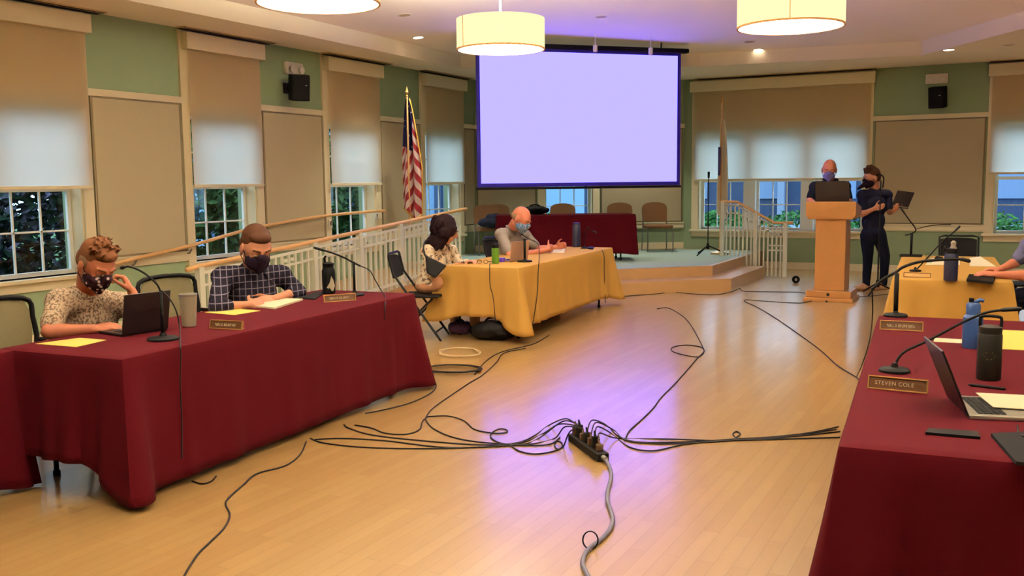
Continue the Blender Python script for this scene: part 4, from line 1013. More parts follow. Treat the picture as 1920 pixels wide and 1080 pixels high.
# man in plaid -----------------------------------------------------------------------------
J = dict(head=pd(480, 466, 6.85), headf=V((.80, -.42, -.50)), headu=V((.45, -.2, .86)))
J['neck'] = pd(473, 512, 7.02); J['chest'] = pd(474, 556, 7.05); J['pelvis'] = V((J['chest'].x-.10, J['chest'].y+.02, .56))
J['sR'] = pd(418, 520, 6.80); J['sL'] = pd(527, 517, 7.25)
J['eR'] = pd(406, 577, 6.48); J['wR'] = pd(470, 572, 6.62)
J['eL'] = pd(560, 548, 7.25); J['wL'] = pd(512, 561, 6.95)
seated_legs(J, J['pelvis'], (1, -.05, 0), (.05, 1, 0))
hands = {'R': dict(d=pd(500, 565, 6.78)-J['wR'], n=(0, 0, -1), t=V((-.5, .3, .6)), curl=(.2, .4, .3)), 'L': dict(d=pd(482, 566, 6.80)-J['wL'], n=(0, 0, -1), t=V((-.5, .0, .5)), curl=(.3, .4, .3))}
figure('person in a dark plaid shirt and black mask with forearms on the maroon table', (J['pelvis'].x, J['pelvis'].y, 0), J, skin2, plaid_m, khaki, shoe_b, short_hair(hair_dk, .006, seed=8, nt=0, hsm=3), mask_bk, S=1.10, HS=1.20, sleeve='roll', hands=hands, brow=hair_dk, vox=.007)
# woman ---------------------------------------------------------------------------------------
def wavy(P, R, S, r, ax):
    q = MB(); rnd = random.Random(5)
    q.ell(P(0, -.03, .035), (.100*S, .105*S, .105*S), R)
    for i in range(70):
        a = rnd.uniform(math.radians(50), math.radians(310)); z = rnd.uniform(-.135, .06); rd = .098+.022*math.sin(z*20)+rnd.uniform(-.01, .012)
        x, y = rd*math.sin(a), rd*math.cos(a)-.01
        if y > .04 and z < .03: y -= .03
        q.cap(P(x, y, z), P(x*1.06, y*1.04, z-.05), .026*S, .020*S, 9)
    bake(q, 'hair', hair_bl, r, .010, 3, .003, 30)
J = dict(head=pd(836, 432, 9.95), headf=V((.72, .42, -.42)), headu=V((.3, .2, .9)))
J['neck'] = pd(824, 462, 10.05); J['chest'] = pd(818, 497, 10.05); J['pelvis'] = pd(806, 540, 9.95)
J['sR'] = pd(802, 472, 9.88); J['sL'] = pd(846, 472, 10.25); J['eR'] = pd(808, 512, 9.78); J['wR'] = pd(848, 500, 9.95); J['eL'] = pd(862, 496, 10.2); J['wL'] = pd(876, 492, 10.1)
f_ = V((.35, .92, 0)).normalized(); s_ = V((-.92, .35, 0)); J['pelvis'].z = .56
seated_legs(J, J['pelvis'], f_, s_, S=1.05)
r_, P_, R_m, ax_ = figure('person with black wavy hair in a white patterned dress at the left yellow table', (J['pelvis'].x, J['pelvis'].y, 0), J, skin2, dress_m, mat('beige_leggings', rgb(184, 132, 100), .8), shoe_b, wavy, None, S=1.05, HS=1.12, sleeve='long', brow=hair_bl, vox=.009, torso_w=.92, collar=True, shirt_nz=.008)
# black shoulder bag on her side
bg_ = root('shoulder_bag', 'black shoulder bag hanging beside the person in the white dress', 'bag', tuple(pd(822, 505, 9.66)))
q = MB(); q.hull([pd(797, 478, 9.62), pd(800, 512, 9.58), pd(816, 522, 9.56), pd(838, 498, 9.6)], [pd(797, 478, 9.70), pd(800, 512, 9.66), pd(816, 522, 9.64), pd(838, 498, 9.68)]); q.build('pouch', black_m, bg_, world=True, bevel=.015)
MB().tube(smooth_path([pd(797, 480, 9.66), pd(794, 462, 9.72), pd(800, 450, 9.86), pd(812, 447, 10.0)], 5), .009, 8, flat=.4).build('strap', black_m, bg_, world=True)
# bald seated man --------------------------------------------------------------------------------
def bald_fringe(m):
    def f(P, R, S, r, ax):
        q = MB()
        for s in (-1, 1): q.ell(P(s*.066, -.035, .0), (.012*S, .04*S, .03*S), R)
        q.ell(P(0, -.085, -.01), (.05*S, .018*S, .035*S), R); bake(q, 'hair_fringe', m, r, .006, 2)
    return f
J = dict(head=pd(976, 411, 11.3), headf=V((.86, -.02, -.62)), headu=V((.58, .1, .8)))
J['neck'] = pd(958, 432, 11.5); J['chest'] = pd(956, 460, 11.55); J['pelvis'] = V((J['chest'].x-.10, J['chest'].y+.02, .56))
J['sR'] = pd(940, 440, 11.3); J['sL'] = pd(984, 442, 11.85); J['eR'] = pd(958, 482, 11.1); J['wR'] = pd(1028, 468, 11.35); J['eL'] = pd(1010, 467, 11.8); J['wL'] = pd(1044, 463, 11.75)
seated_legs(J, J['pelvis'], (1, 0, 0), (0, 1, 0))
hands = {'R': dict(d=pd(1052, 458, 11.6)-J['wR'], n=(0, .5, -.6), t=V((0, .3, 1)), curl=(.6, .8, .6)), 'L': dict(d=pd(1062, 458, 11.7)-J['wL'], n=(0, -.5, -.6), t=V((0, -.3, 1)), curl=(.6, .8, .6))}
figure('bald person in a grey polo and blue mask leaning on the left yellow table', (J['pelvis'].x, J['pelvis'].y, 0), J, skin3, grey_sh, khaki, shoe_b, bald_fringe(hair_gy), mask_bl, S=1.08, HS=1.14, sleeve='short', hands=hands, vox=.009, brow=hair_gy)
# man at the lectern ------------------------------------------------------------------------------
dp = 13.45
J = dict(head=pd(1555, 319, dp), headf=V((.15, -.92, -.35)), headu=V((.1, -.3, .95)))
J['neck'] = pd(1556, 343, dp+.08); J['chest'] = pd(1555, 372, dp+.06); J['pelvis'] = pd(1556, 425, dp+.08)
J['sR'] = pd(1528, 351, dp+.05); J['sL'] = pd(1584, 350, dp+.05); J['eR'] = pd(1518, 376, dp-.02); J['wR'] = pd(1528, 382, dp-.22); J['eL'] = pd(1592, 378, dp-.02); J['wL'] = pd(1586, 376, dp-.24)
base = V((J['pelvis'].x, J['pelvis'].y, 0)); sx = V((.88, .46, 0)).normalized()
for n, sg in (('L', 1), ('R', -1)):
    J['h'+n] = J['pelvis']+sx*sg*.09; J['k'+n] = base+sx*sg*.11+V((0, 0, .50)); J['a'+n] = base+sx*sg*.12+V((0, 0, .09)); J['t'+n] = J['a'+n]+V((.05, -.14, -.05))
hands = {'R': dict(d=V((.3, -.8, -.1)), n=(0, 0, -1), t=V((1, .2, 0)), curl=(.3, .5, .4)), 'L': dict(d=V((-.1, -.9, .0)), n=(0, 0, -1), t=V((-1, 0, 0)), curl=(.3, .5, .4))}
figure('bald person in a dark polo and bluish mask standing behind the lectern', (base.x, base.y, 0), J, skin3, dk_sh, jean_m, shoe_b, bald_fringe(hair_gy), mask_pu, S=1.10, HS=1.12, sleeve='short', hands=hands, vox=.010, belly=.03, brow=hair_gy)
# person with the laptop ------------------------------------------------------------------------------
dp = 13.7
J = dict(head=pd(1635, 334, dp), headf=V((-.75, -.55, -.25)), headu=V((-.15, -.1, .97)))
J['neck'] = pd(1640, 358, dp+.05); J['chest'] = pd(1638, 388, dp+.03); J['pelvis'] = pd(1637, 442, dp+.02)
J['sR'] = pd(1617, 366, dp-.02); J['sL'] = pd(1663, 366, dp+.08); J['eR'] = pd(1616, 402, dp-.12); J['wR'] = pd(1640, 391, dp-.28); J['eL'] = pd(1668, 398, dp+.02); J['wL'] = pd(1676, 396, dp-.22)
gx = V((.88, .46, 0)).normalized()
for n, sg, kx, ax_x, yb in (('L', 1, 1659, 1656, 534), ('R', -1, 1627, 1624, 538)):
    a = pd(ax_x, yb, dp); a.z = .085; J['a'+n] = a; J['h'+n] = J['pelvis']+gx*sg*.085; k = pd(kx, 490, dp); J['k'+n] = V((k.x, k.y, .48)); J['t'+n] = a+V((-.10, -.10, -.05))
hands = {'R': dict(d=V((.8, .1, .25)), n=V((0, .9, 0)), t=V((0, 0, 1)), curl=(.5, .8, .6)), 'L': dict(d=V((.25, -.7, .35)), n=V((0, .0, 1)), t=V((1, 0, .2)), curl=(.3, .5, .4))}
figure('person with tousled hair in a dark T-shirt standing and holding an open laptop', (J['pelvis'].x, J['pelvis'].y, 0), J, skin2, tee_m, jean_m, shoe_t, short_hair(hair_dk, .03, seed=12, nt=90, tr=.012), mask_bk, S=1.05, HS=1.14, sleeve='short', hands=hands, vox=.010, beak=.10, brow=hair_dk, collar=False)
hl = pd(1692, 375, dp-.42)
lr = root('laptop', 'open dark laptop held up by the person standing right of the lectern', 'laptop', tuple(pd(1676, 392, dp-.35)))
q = MB(); q.hull([pd(1683, 357, dp-.25), pd(1715, 361, dp-.25), pd(1703, 389, dp-.32), pd(1672, 384, dp-.32)], [pd(1683, 357, dp-.22), pd(1715, 361, dp-.22), pd(1703, 389, dp-.29), pd(1672, 384, dp-.29)]); q.build('lid', lidmar, lr, world=True)
q = MB(); q.hull([pd(1672, 385.5, dp-.30), pd(1703, 390, dp-.30), pd(1699, 390, dp-.05), pd(1668, 386, dp-.05)], [pd(1672, 387.5, dp-.30), pd(1703, 392, dp-.30), pd(1699, 392, dp-.05), pd(1668, 388, dp-.05)]); q.build('base', lidmar, lr, world=True)
# person reaching in from the right edge ---------------------------------------------------------------------
J = dict(head=pd(1985, 395, 8.35), headf=V((-.85, -.2, -.4)), headu=V((-.3, 0, .95)))
J['neck'] = pd(1975, 442, 8.35); J['chest'] = pd(1978, 480, 8.35); J['pelvis'] = pd(1985, 560, 8.4); J['pelvis'].z = .56
J['sR'] = pd(1935, 462, 8.15); J['sL'] = pd(1995, 456, 8.6); J['sR'] = pd(1930, 462, 8.5); J['sL'] = pd(1985, 468, 8.12)
J['eL'] = pd(1932, 517, 7.92); J['wL'] = pd(1866, 515, 7.98); J['eR'] = pd(1905, 492, 8.55); J['wR'] = pd(1875, 505, 8.5)
seated_legs(J, J['pelvis'], (-1, 0, 0), (0, -1, 0), reach=.36)
hands = {'L': dict(d=pd(1838, 512, 8.02)-J['wL'], n=(0, 0, -1), t=V((0, 1, .3)), curl=(.35, .7, .5)), 'R': dict(d=V((-.9, -.2, 0)), n=(0, 0, -1), t=V((0, -1, 0)), curl=(.4, .6, .5))}
figure('person cut off by the right edge, bare forearm resting on the yellow table', (J['pelvis'].x, J['pelvis'].y, 0), J, skin3, sleeve_b, jean_m, shoe_b, short_hair(hair_br, .02, seed=30), mask_bk, S=1.10, HS=1.1, sleeve='short', hands=hands, vox=.008)
# ------------------------------------------------------------------ things on the tables
TT = T+.0035
def text_mesh(txt, size, name, m, parent, M4):
    cu = bpy.data.curves.new('t', 'FONT'); cu.body = txt; cu.size = size; cu.extrude = .0006; cu.align_x = 'CENTER'; cu.align_y = 'CENTER'; cu.space_character = 1.1
    o = bpy.data.objects.new('t', cu); C.objects.link(o); dg = bpy.context.evaluated_depsgraph_get(); me = bpy.data.meshes.new_from_object(o.evaluated_get(dg)); bpy.data.objects.remove(o)
    inv = wm(parent).inverted() @ M4
    for v in me.vertices: v.co = inv @ v.co
    me.materials.clear(); me.materials.append(m); o = bpy.data.objects.new(name, me); C.objects.link(o); o.parent = parent; return o
def nameplate(a, b, label, text=None, h=.055, light=False, glyphs=0):
    a = pz(*a, TT); b = pz(*b, TT); u = (b-a).normalized(); L = (b-a).length; up = V((0, 0, 1)); n = u.cross(up); 
    if n.dot(CO-a) < 0: n = -n
    R = Matrix.Rotation(math.radians(-14), 4, u if n.dot(u.cross(up)) > 0 else -u)
    c = (a+b)/2; M4 = Matrix(((u.x, up.x, n.x, c.x), (u.y, up.y, n.y, c.y), (u.z, up.z, n.z, c.z), (0, 0, 0, 1))) @ Matrix.Rotation(math.radians(-14), 4, 'X')
    r = root('nameplate', label, 'nameplate', tuple(c))
    MB(M4).box((-L/2+.004, .004, -.012), (L/2-.004, h-.004, -.002)).build('plate', plate_m if not light else brass, r, world=True)
    f = MB(M4); f.rbox((-L/2, 0, -.014), (L/2, .0055, .002), .0015); f.rbox((-L/2, h-.0055, -.014), (L/2, h, .002), .0015); f.rbox((-L/2, .0055, -.014), (-L/2+.0055, h-.0055, .002), .0015); f.rbox((L/2-.0055, .0055, -.014), (L/2, h-.0055, .002), .0015)
    f.build('frame', brass if not light else plate_m, r, world=True)
    ft = MB(Matrix(((u.x, -n.x, 0, c.x), (u.y, -n.y, 0, c.y), (0, 0, 1, c.z), (0, 0, 0, 1)))); ft.box((-L/2+.01, .012, 0), (L/2-.01, .04, .006)); ft.build('foot', brass, r, world=True)
    if text: text_mesh(text, h*.40, 'lettering', letter_m, r, M4 @ Matrix.Translation((-.012, h/2, -.0015)))
    if glyphs:
        g = MB(M4); rnd = random.Random(glyphs); x = -L*.34
        for k in range(glyphs):
            if k in (4, 6): x += L*.028; continue
            w_ = L*.68/glyphs
            if k % 3: g.box((x, h*.36, -.002), (x+w_*.2, h*.62, -.0008))
            g.box((x, h*(.36 if k % 2 else .56), -.002), (x+w_*.7, h*(.42 if k % 2 else .62), -.0008)); g.box((x+w_*.5, h*.36, -.002), (x+w_*.68, h*.62, -.0008)); x += w_
        g.build('lettering', letter_m, r, world=True)
    return r
nameplate((1626, 728), (1739, 739), 'walnut nameplate in a gold frame reading STEVEN COLE, on the right maroon table', 'STEVEN COLE')
nameplate((1649, 618), (1731, 622), 'walnut nameplate with an unreadable name at the far end of the right maroon table', glyphs=16)
nameplate((392, 616), (453, 619), 'walnut nameplate in front of the pale tumbler on the left maroon table', glyphs=15)
nameplate((608, 567.5), (668, 563), 'walnut nameplate near the black bottle at the far end of the left maroon table', glyphs=13)
nameplate((1694, 519.5), (1745, 521), 'pale nameplate in a dark frame on the right yellow table', h=.042, light=True, glyphs=13)
def mic(base, pts, depth, label, r_=.075, stem=None, tip=0.1, rect=None, capr=.010, nk=.0055, thick=None, cable=None, dz=None):
    b = pz(*base, TT); r = root('gooseneck_microphone', label, 'microphone', tuple(b))
    if rect: MB().rbox((b.x-rect[0], b.y-rect[1], TT), (b.x+rect[0], b.y+rect[1], TT+.022), .006).build('base', black_m, r, world=True)
    else: MB().lathe([(r_*.6, 0), (r_, 0.001), (r_, .010), (r_*.9, .016), (r_*.25, .022), (r_*.16, .04)], tuple(b), seg=32).build('base', black_m, r, world=True, smooth='auto')
    if stem:
        MB().tube([V((b.x, b.y, TT+.015)), V((b.x, b.y, pd(*stem, depth).z))], .010 if not thick else thick).build('upright', black_m, r, world=True, smooth=True)
    P_ = smooth_path([pd(x, y, depth+(dz(i) if dz else 0)) for i, (x, y) in enumerate(pts)], 6)
    k = max(2, int(len(P_)*.16))
    MB().tube(P_[k:], nk, 10).build('gooseneck', black_m, r, world=True, smooth=True)
    MB().tube(P_[:k+1], [capr*.75]+[capr]*(k-1)+[capr*.7], 12).build('capsule', blackmet, r, world=True, smooth=True)
    return r
def cable(name, pts, label, r=.0042, m=None, cat='cable', group=None, z=None, n=6):
    P_ = [V(p) if len(p) == 3 else pz(p[0], p[1], (z if z is not None else r+.0005)) for p in pts]
    P_ = smooth_path(P_, n); o3 = P_[0].copy()
    o = MB().tube(P_, r, 7).build(name, m or cable_m, None, origin=tuple(o3), smooth=True); return tag(o, label, cat, group)
# surface points on the hanging cloth fronts
def on_front(p0, p1, off, px, py):   # vertical plane through p0,p1 shifted by off towards the camera
    a = V((p0[0], p0[1], 0)); b = V((p1[0], p1[1], 0)); u = (b-a).normalized(); n = V((u.y, -u.x, 0))
    if n.dot(CO-a) < 0: n = -n
    a = a+n*off; d = ray((px, py)); t = (a-CO).dot(n)/d.dot(n); return tuple(CO+t*d)
d1 = 5.36
mic((306, 637), [(226, 503), (242, 500), (267, 510), (292, 530), (301, 546)], d1, 'black gooseneck microphone in front of the dark laptop and pale tumbler', .085, stem=(300, 545))
mic((665, 554), [(588, 464), (622, 474), (645, 483), (660, 491), (676, 499)], 7.35, 'black gooseneck microphone on an upright at the far end of the left maroon table', .075, stem=(660, 489), nk=.007)
mic((984, 491), [(977, 438), (984, 443), (994, 449), (1004, 453)], 10.2, 'black desk microphone in front of the bald seated man', .08, stem=(983, 447), capr=.012, thick=.014)
mic((1096, 466), [(1119, 437), (1108, 431), (1102, 426), (1097, 440), (1096, 458)], 12.2, 'small desk microphone with bright metal parts at the far end of the left yellow table', .05, capr=.012)
mic((1677, 697), [(1915, 579), (1882, 581), (1850, 586), (1812, 601), (1775, 620), (1735, 641), (1700, 657), (1684, 672), (1677, 692)], 4.27, 'black gooseneck microphone arching over the silver laptop behind the STEVEN COLE nameplate', .065, nk=.006)
mic((1679, 593), [(1819, 490), (1800, 486), (1767, 487), (1724, 491), (1693, 501), (1679, 511), (1655, 524), (1635, 543)], 5.94, 'black boom microphone on a thick upright at the far end of the right maroon table', .07, stem=(1678, 510), thick=.014, nk=.009, capr=.012)
mic((1716, 509), [(1800, 424), (1785, 438), (1768, 452), (1742, 480), (1720, 504)], 8.35, 'slim gooseneck microphone rising diagonally behind the pale nameplate', .05, nk=.006)
mic((1708, 481), [(1689, 390), (1703, 410), (1717, 430), (1709, 438), (1697, 441)], 10.3, 'black boom microphone on a rectangular base on the right yellow table', rect=(.11, .06), stem=(1709, 437), thick=.013, nk=.007)
cable('microphone_cable', [pd(1717, 430, 10.3), pd(1735, 425, 10.35), pd(1755, 422, 10.4), pd(1783, 421, 10.4)], 'thin cable arm sticking out to the right from the farthest boom microphone', r=.005)
fr1 = ((-3.885, 3.235), (-4.085, 6.15)); fr2 = ((-4.335, 8.40), (-4.53, 11.40)); fr3 = ((-.46, 3.14), (-.71, 6.28))
cable('microphone_cable', [pd(303, 545, d1), pd(318, 560, d1), pd(330, 582, d1), pd(337, 612, d1)]+[pz(338, 648, TT+.006)]+[on_front(*fr1, .045, x, y) for x, y in ((339, 668), (338, 720), (341, 790))]+[on_front(*fr1, .075, 341, 860)], 'microphone cable hanging down the front of the left maroon cloth', r=.0042)
cable('microphone_cable', [pd(676, 499, 7.35), pd(693, 507, 7.36), pd(704, 526, 7.36), pz(715, 545, TT+.006), pz(722, 556, TT+.006)]+[on_front(*fr1, .05, x, y) for x, y in ((722, 575), (722, 600))], 'microphone cable curving from the far microphone over the left maroon cloth')
cable('microphone_cable', [pd(1004, 453, 10.2), pd(1010, 460, 10.15), pd(1011, 478, 9.9), pz(1010, 497, TT+.006)]+[on_front(*fr2, .05, x, y) for x, y in ((1009, 512), (1008, 545), (1002, 590))]+[on_front(*fr2, .07, 994, 628)], 'cable hanging down the long side of the yellow cloth near its corner')
cable('microphone_cable', [pz(1128, 468, TT+.006), pz(1131, 474, TT+.006)]+[on_front(*fr2, .05, x, y) for x, y in ((1133, 484), (1133, 510), (1134, 540))]+[on_front(*fr2, .07, 1135, 568)], 'cable hanging down the yellow cloth near its far corner')
ye = ((-4.335, 8.38), (-5.2, 8.34))
cable('microphone_cable', [pz(919, 494, TT+.006), pz(918, 498, TT+.006)]+[on_front(*ye, .06, x, y) for x, y in ((918, 508), (919, 535), (925, 560), (929, 604))], 'cable hanging down the near end of the yellow cloth')
cable('microphone_cable', [pd(1635, 543, 5.94), pd(1636, 590, 6.1), pd(1630, 640, 6.5), pd(1616, 685, 6.9), pz(1606, 706, .006)], 'cable falling from the boom microphone past the left edge of the right maroon table')
# laptops
p = pz(228, 632, TT); p2 = pz(314, 619, TT); c_ = (p+p2)/2
u = (p2-p).normalized(); yaw = math.atan2(u.y, u.x)+math.pi/2
laptop((c_.x, c_.y, TT), yaw, 'dark open laptop in front of the man in the printed shirt', w=(p2-p).length, d=.235, open_deg=101)
a = pz(1818, 787, TT); b = pz(1779, 748, TT); c_ = (a+b)/2; u = (b-a).normalized()
lp = laptop((c_.x, c_.y, TT), math.atan2(u.y, u.x)-math.pi/2, 'silver laptop with black keys seen from behind its lid, on the right maroon table', w=(b-a).length, d=.25, open_deg=112, base_m=alu)
a = pz(953, 492, TT); b = pz(981, 490, TT); c_ = (a+b)/2
laptop((-4.68, 9.08, TT), math.radians(168), 'aluminium laptop whose lid stands before the bald seated man', w=.30, d=.21, open_deg=98, shell=mat('champagne_shell', rgb(176, 140, 118), .4, .3))
laptop((-2.09, 12.98, 1.285), math.radians(90), 'black laptop open on the lectern', w=.42, d=.27, open_deg=104)
# papers
def sheet(name, quad, m, label, cat='paper', t=.0022, z=None, n=1):
    z = TT+.0006 if z is None else z; Q = [pz(*q, z) for q in quad]; c = sum(Q, V((0, 0, 0)))/4
    q = MB(); q.hull([tuple(p) for p in Q], [(p.x, p.y, p.z+t) for p in Q]); return tag(q.build(name, m, None, origin=tuple(c)), label, cat)
sheet('paper_sheet', [(66, 645), (150, 634), (200, 638), (143, 651)], paper_y, 'yellow sheet of paper left of the dark laptop on the left maroon table')
sheet('paper_sheet', [(384, 586), (430, 578), (488, 583), (440, 591)], paper_y, 'yellow sheet of paper left of the notebook of the man in plaid')
nb = sheet('notebook', [(455, 574), (495, 561), (568, 563), (515, 580)], paper_w, 'open cream notebook under the hands of the man in plaid', 'notebook', t=.012)
sheet('leather_folder', [(560, 560), (592, 548), (612, 548), (590, 562)], dark_m, 'dark folder beside the notebook near the black bottle', 'folder', t=.008)
sheet('paper_sheet', [(1876, 655), (1878, 619), (1990, 624), (1990, 660)], paper_y, 'yellow sheet of paper at the right edge beside the black flask')
sheet('paper_sheet', [(1750, 641), (1753, 634), (1806, 637), (1804, 644)], paper_w, 'small white sheet left of the blue bottle')
sheet('paper_sheet', [(1862, 764), (1829, 737), (1990, 745), (1990, 772)], paper_w, 'pale sheet of paper lying over the keyboard of the silver laptop', z=TT+.021)
sheet('smartphone', [(1735, 815), (1741, 807), (1833, 813), (1838, 824)], black_m, 'black phone lying at the front of the right maroon table', 'phone', t=.009)
sheet('tablet_case', [(1905, 872), (1858, 818), (1990, 812), (2010, 885)], dark_m, 'dark tablet case at the lower right edge', 'tablet', t=.011)
cable('laptop_charger_cord', [pz(1908, 798, TT+.004), pz(1909, 806, TT+.004), pz(1911, 814, TT+.006), pz(1920, 818, TT+.016)], 'short dark cord between silver laptop and tablet case', r=.003)
pn = [pz(1815, 721, TT+.006), pz(1885, 729, TT+.006)]
o = MB().tube([pn[0], pn[0].lerp(pn[1], .1), pn[1]], [.002, .0055, .0055], 10).build('pen', black_m, None, origin=tuple(pn[0]), smooth='auto'); tag(o, 'dark pen lying in front of the black flask', 'pen')
sheet('smartphone', [(862, 494), (868, 491), (884, 491), (880, 494)], black_m, 'dark phone at the near corner of the left yellow table', 'phone', t=.009)
sheet('smartphone', [(1812, 528), (1817, 518), (1866, 522), (1862, 533)], black_m, 'dark phone under the resting hand on the right yellow table', 'phone', t=.02)
sheet('paper_sheet', [(1818, 499), (1818, 484), (1838, 481), (1868, 500)], paper_w, 'cream sheets of paper behind the dark tall bottle')
sheet('paper_sheet', [(1735, 497), (1745, 484), (1800, 485), (1800, 497)], paper_w, 'pale paper left of the dark tall bottle on the right yellow table')
sheet('eyeglass_case', [(1752, 487), (1756, 483), (1768, 485), (1766, 489)], black_m, 'small dark case on the papers of the right yellow table', 'case', t=.02)
sheet('paper_sheet', [(1033, 474), (1037, 466), (1060, 467), (1058, 474)], paper_w, 'white card under the hands of the bald seated man')
sheet('smartphone', [(1102, 467), (1105, 464), (1114, 465), (1112, 468)], black_m, 'small dark device at the far end of the left yellow table', 'phone', t=.015)
# tangle of glasses on the yellow table
g_ = root('eyeglasses', 'dark framed eyeglasses beside the green bottle on the yellow table', 'glasses', tuple(pz(905, 492, TT)))
b0 = pz(899, 492, TT+.012); b1 = pz(911, 492.5, TT+.012)
for c_ in (b0, b1): MB().tube([c_+V((.025*math.cos(t), .0, .014+.018*math.sin(t)-.005)) for t in [i*math.pi/6 for i in range(13)]], .0028, 6).build('rim', black_m, g_, world=True)
MB().tube([b0+V((-.025, 0, .012)), b0+V((-.03, .10, .004))], .0025, 6).tube([b1+V((.025, 0, .012)), b1+V((.03, .10, .004))], .0025, 6).build('temple', black_m, g_, world=True)
# bottles
navy_b = mat('dark_navy_bottle', rgb(24, 24, 46), .45, spec=.25); blue_b2 = mat('blue_bottle', rgb(44, 66, 112), .35); green_b = mat('green_bottle', rgb(96, 140, 40), .3, trans=.25)
flask_b = mat('black_flask', rgb(22, 18, 14), .5, spec=.2); logo_m = mat('pale_logo', rgb(214, 206, 180), .6)
def bottle(px, py, prof, m, label, cap_prof=None, cap_m=None, extra=None):
    p = pz(px, py, TT); r = root('water_bottle', label, 'bottle', (p.x, p.y, TT))
    MB().lathe(prof, seg=32).build('body', m, r, smooth='auto')
    if cap_prof: MB().lathe(cap_prof, seg=28).build('lid', cap_m or black_m, r, smooth='auto')
    if extra: extra(r)
    return r
def ex_spout(r):
    MB().tube([(-.03, 0, .235), (-.035, 0, .275), (-.02, 0, .29)], .009).build('spout', black_m, r, smooth=True)
    t = MB(); A = [(.0535*math.cos(a), .0535*math.sin(a), z) for a, z in ((-1.2, .05), (-.3, .02), (.1, .06), (-.2, .11), (-.5, .14), (-.75, .09))]
    t.hull(A, [(x*1.03, y*1.03, z) for x, y, z in A]); t.build('logo', logo_m, r)
bottle(617, 550, [(.045, 0), (.05, .006), (.052, .10), (.052, .175), (.040, .205)], black_m, 'black sports bottle with upright spout behind the far nameplate on the left maroon table', [(.040, .203), (.042, .21), (.044, .235), (.02, .245)], black_m, ex_spout)
bottle(929, 494, [(.036, 0), (.04, .005), (.04, .15), (.036, .165)], green_b, 'green bottle with a black cap on the left yellow table', [(.037, .163), (.038, .2), (.02, .205), (.012, .22)], black_m)
def ex_blue(r):
    MB().tube([(.0, 0, .225), (.03, 0, .243), (.045, 0, .236)], .010).build('flip_spout', blue_b2, r, smooth=True)
    MB().lathe([(.012, 0), (.012, .025)], (-.01, 0, .225)).build('valve', black_m, r)
bottle(1822, 652, [(.042, 0), (.046, .006), (.047, .12), (.046, .155), (.032, .17)], blue_b2, 'blue water bottle with a flip spout on the right maroon table', [(.033, .168), (.034, .215), (.026, .228)], blue_b2, ex_blue)
def ex_flask(r):
    MB().tube(smooth_path([(-.038, 0, .205), (-.040, 0, .255), (-.028, 0, .268), (.028, 0, .268), (.040, 0, .255), (.038, 0, .205)], 4), .0065, 8).build('carry_loop', black_m, r, smooth=True)
    t = MB(); yaw = math.atan2(CO.y-4.45, CO.x+.07)
    for k, wd in enumerate((.30, .5, .42, .25)):
        A = [(.0482*math.cos(yaw+a), .0482*math.sin(yaw+a), .118-k*.009+dz_) for a, dz_ in ((-wd/1, 0), (wd/1, 0), (wd/1, .003), (-wd/1, .003))]
        t.hull(A, [(x*1.01, y*1.01, z) for x, y, z in A])
    t.build('print', mat('flask_print', rgb(92, 84, 56), .6), r)
bottle(1853, 711, [(.044, 0), (.048, .006), (.0475, .10), (.0475, .19), (.044, .197)], flask_b, 'black insulated flask with a carry loop lid on the right maroon table', [(.0445, .197), (.0455, .212), (.0455, .225), (.03, .23)], flask_b, ex_flask)
MBx = None
def ex_tall(r):
    MB().lathe([(.03, .262), (.018, .29), (.022, .315), (.008, .33)], (.012, 0, 0)).build('clear_cap', mat('frosted_clear_cap', rgb(196, 186, 170), .3, trans=.4), r, smooth='auto')
    MB().tube([(-.035, 0, .24), (-.06, 0, .26), (-.05, 0, .28)], .008).build('carry_loop', black_m, r, smooth=True)
bottle(1782, 526, [(.05, 0), (.054, .006), (.054, .20), (.046, .225)], navy_b, 'tall dark navy bottle with a pale cap on the right yellow table', [(.046, .223), (.046, .262), (.03, .268)], black_m, ex_tall)
bottle(1081, 463, [(.05, 0), (.052, .005), (.052, .27), (.045, .29)], navy_b, 'tall dark blue bottle at the far end of the left yellow table', [(.045, .288), (.045, .31), (.03, .315)], navy_b)
p = pz(355, 612, TT); r = root('tumbler', 'tall pale translucent tumbler on the left maroon table', 'cup', (p.x, p.y, TT))
cupm = mat('frosted_plastic', rgb(206, 196, 168), .35, trans=.35)
MB().lathe([(.036, 0), (.040, .004), (.053, .19), (.050, .19), (.038, .012), (.01, .010)], seg=32).build('cup', cupm, r, smooth='auto')
MB().lathe([(.054, .186), (.056, .192), (.056, .20), (.03, .203)], seg=32).build('lid', mat('clear_lid', rgb(214, 206, 186), .2, trans=.5), r, smooth='auto')
p = pz(1742, 494, TT); r = root('drinking_glass', 'clear empty glass on the right yellow table', 'glass', (p.x, p.y, TT))
MB().lathe([(.028, 0), (.036, .11), (.034, .11), (.026, .006)], seg=28).build('glass', glassm, r, smooth='auto')
p = pz(939, 491, TT); r = root('small_device', 'small box coloured purple for its glow beside the green bottle', 'device', (p.x, p.y, TT)); MB().rbox((-.04, -.03, 0), (.04, .03, .045), .008).build('case', mat('painted_purple_glow', rgb(96, 70, 190), .4), r)  # plain purple colour stands in for the device's glow
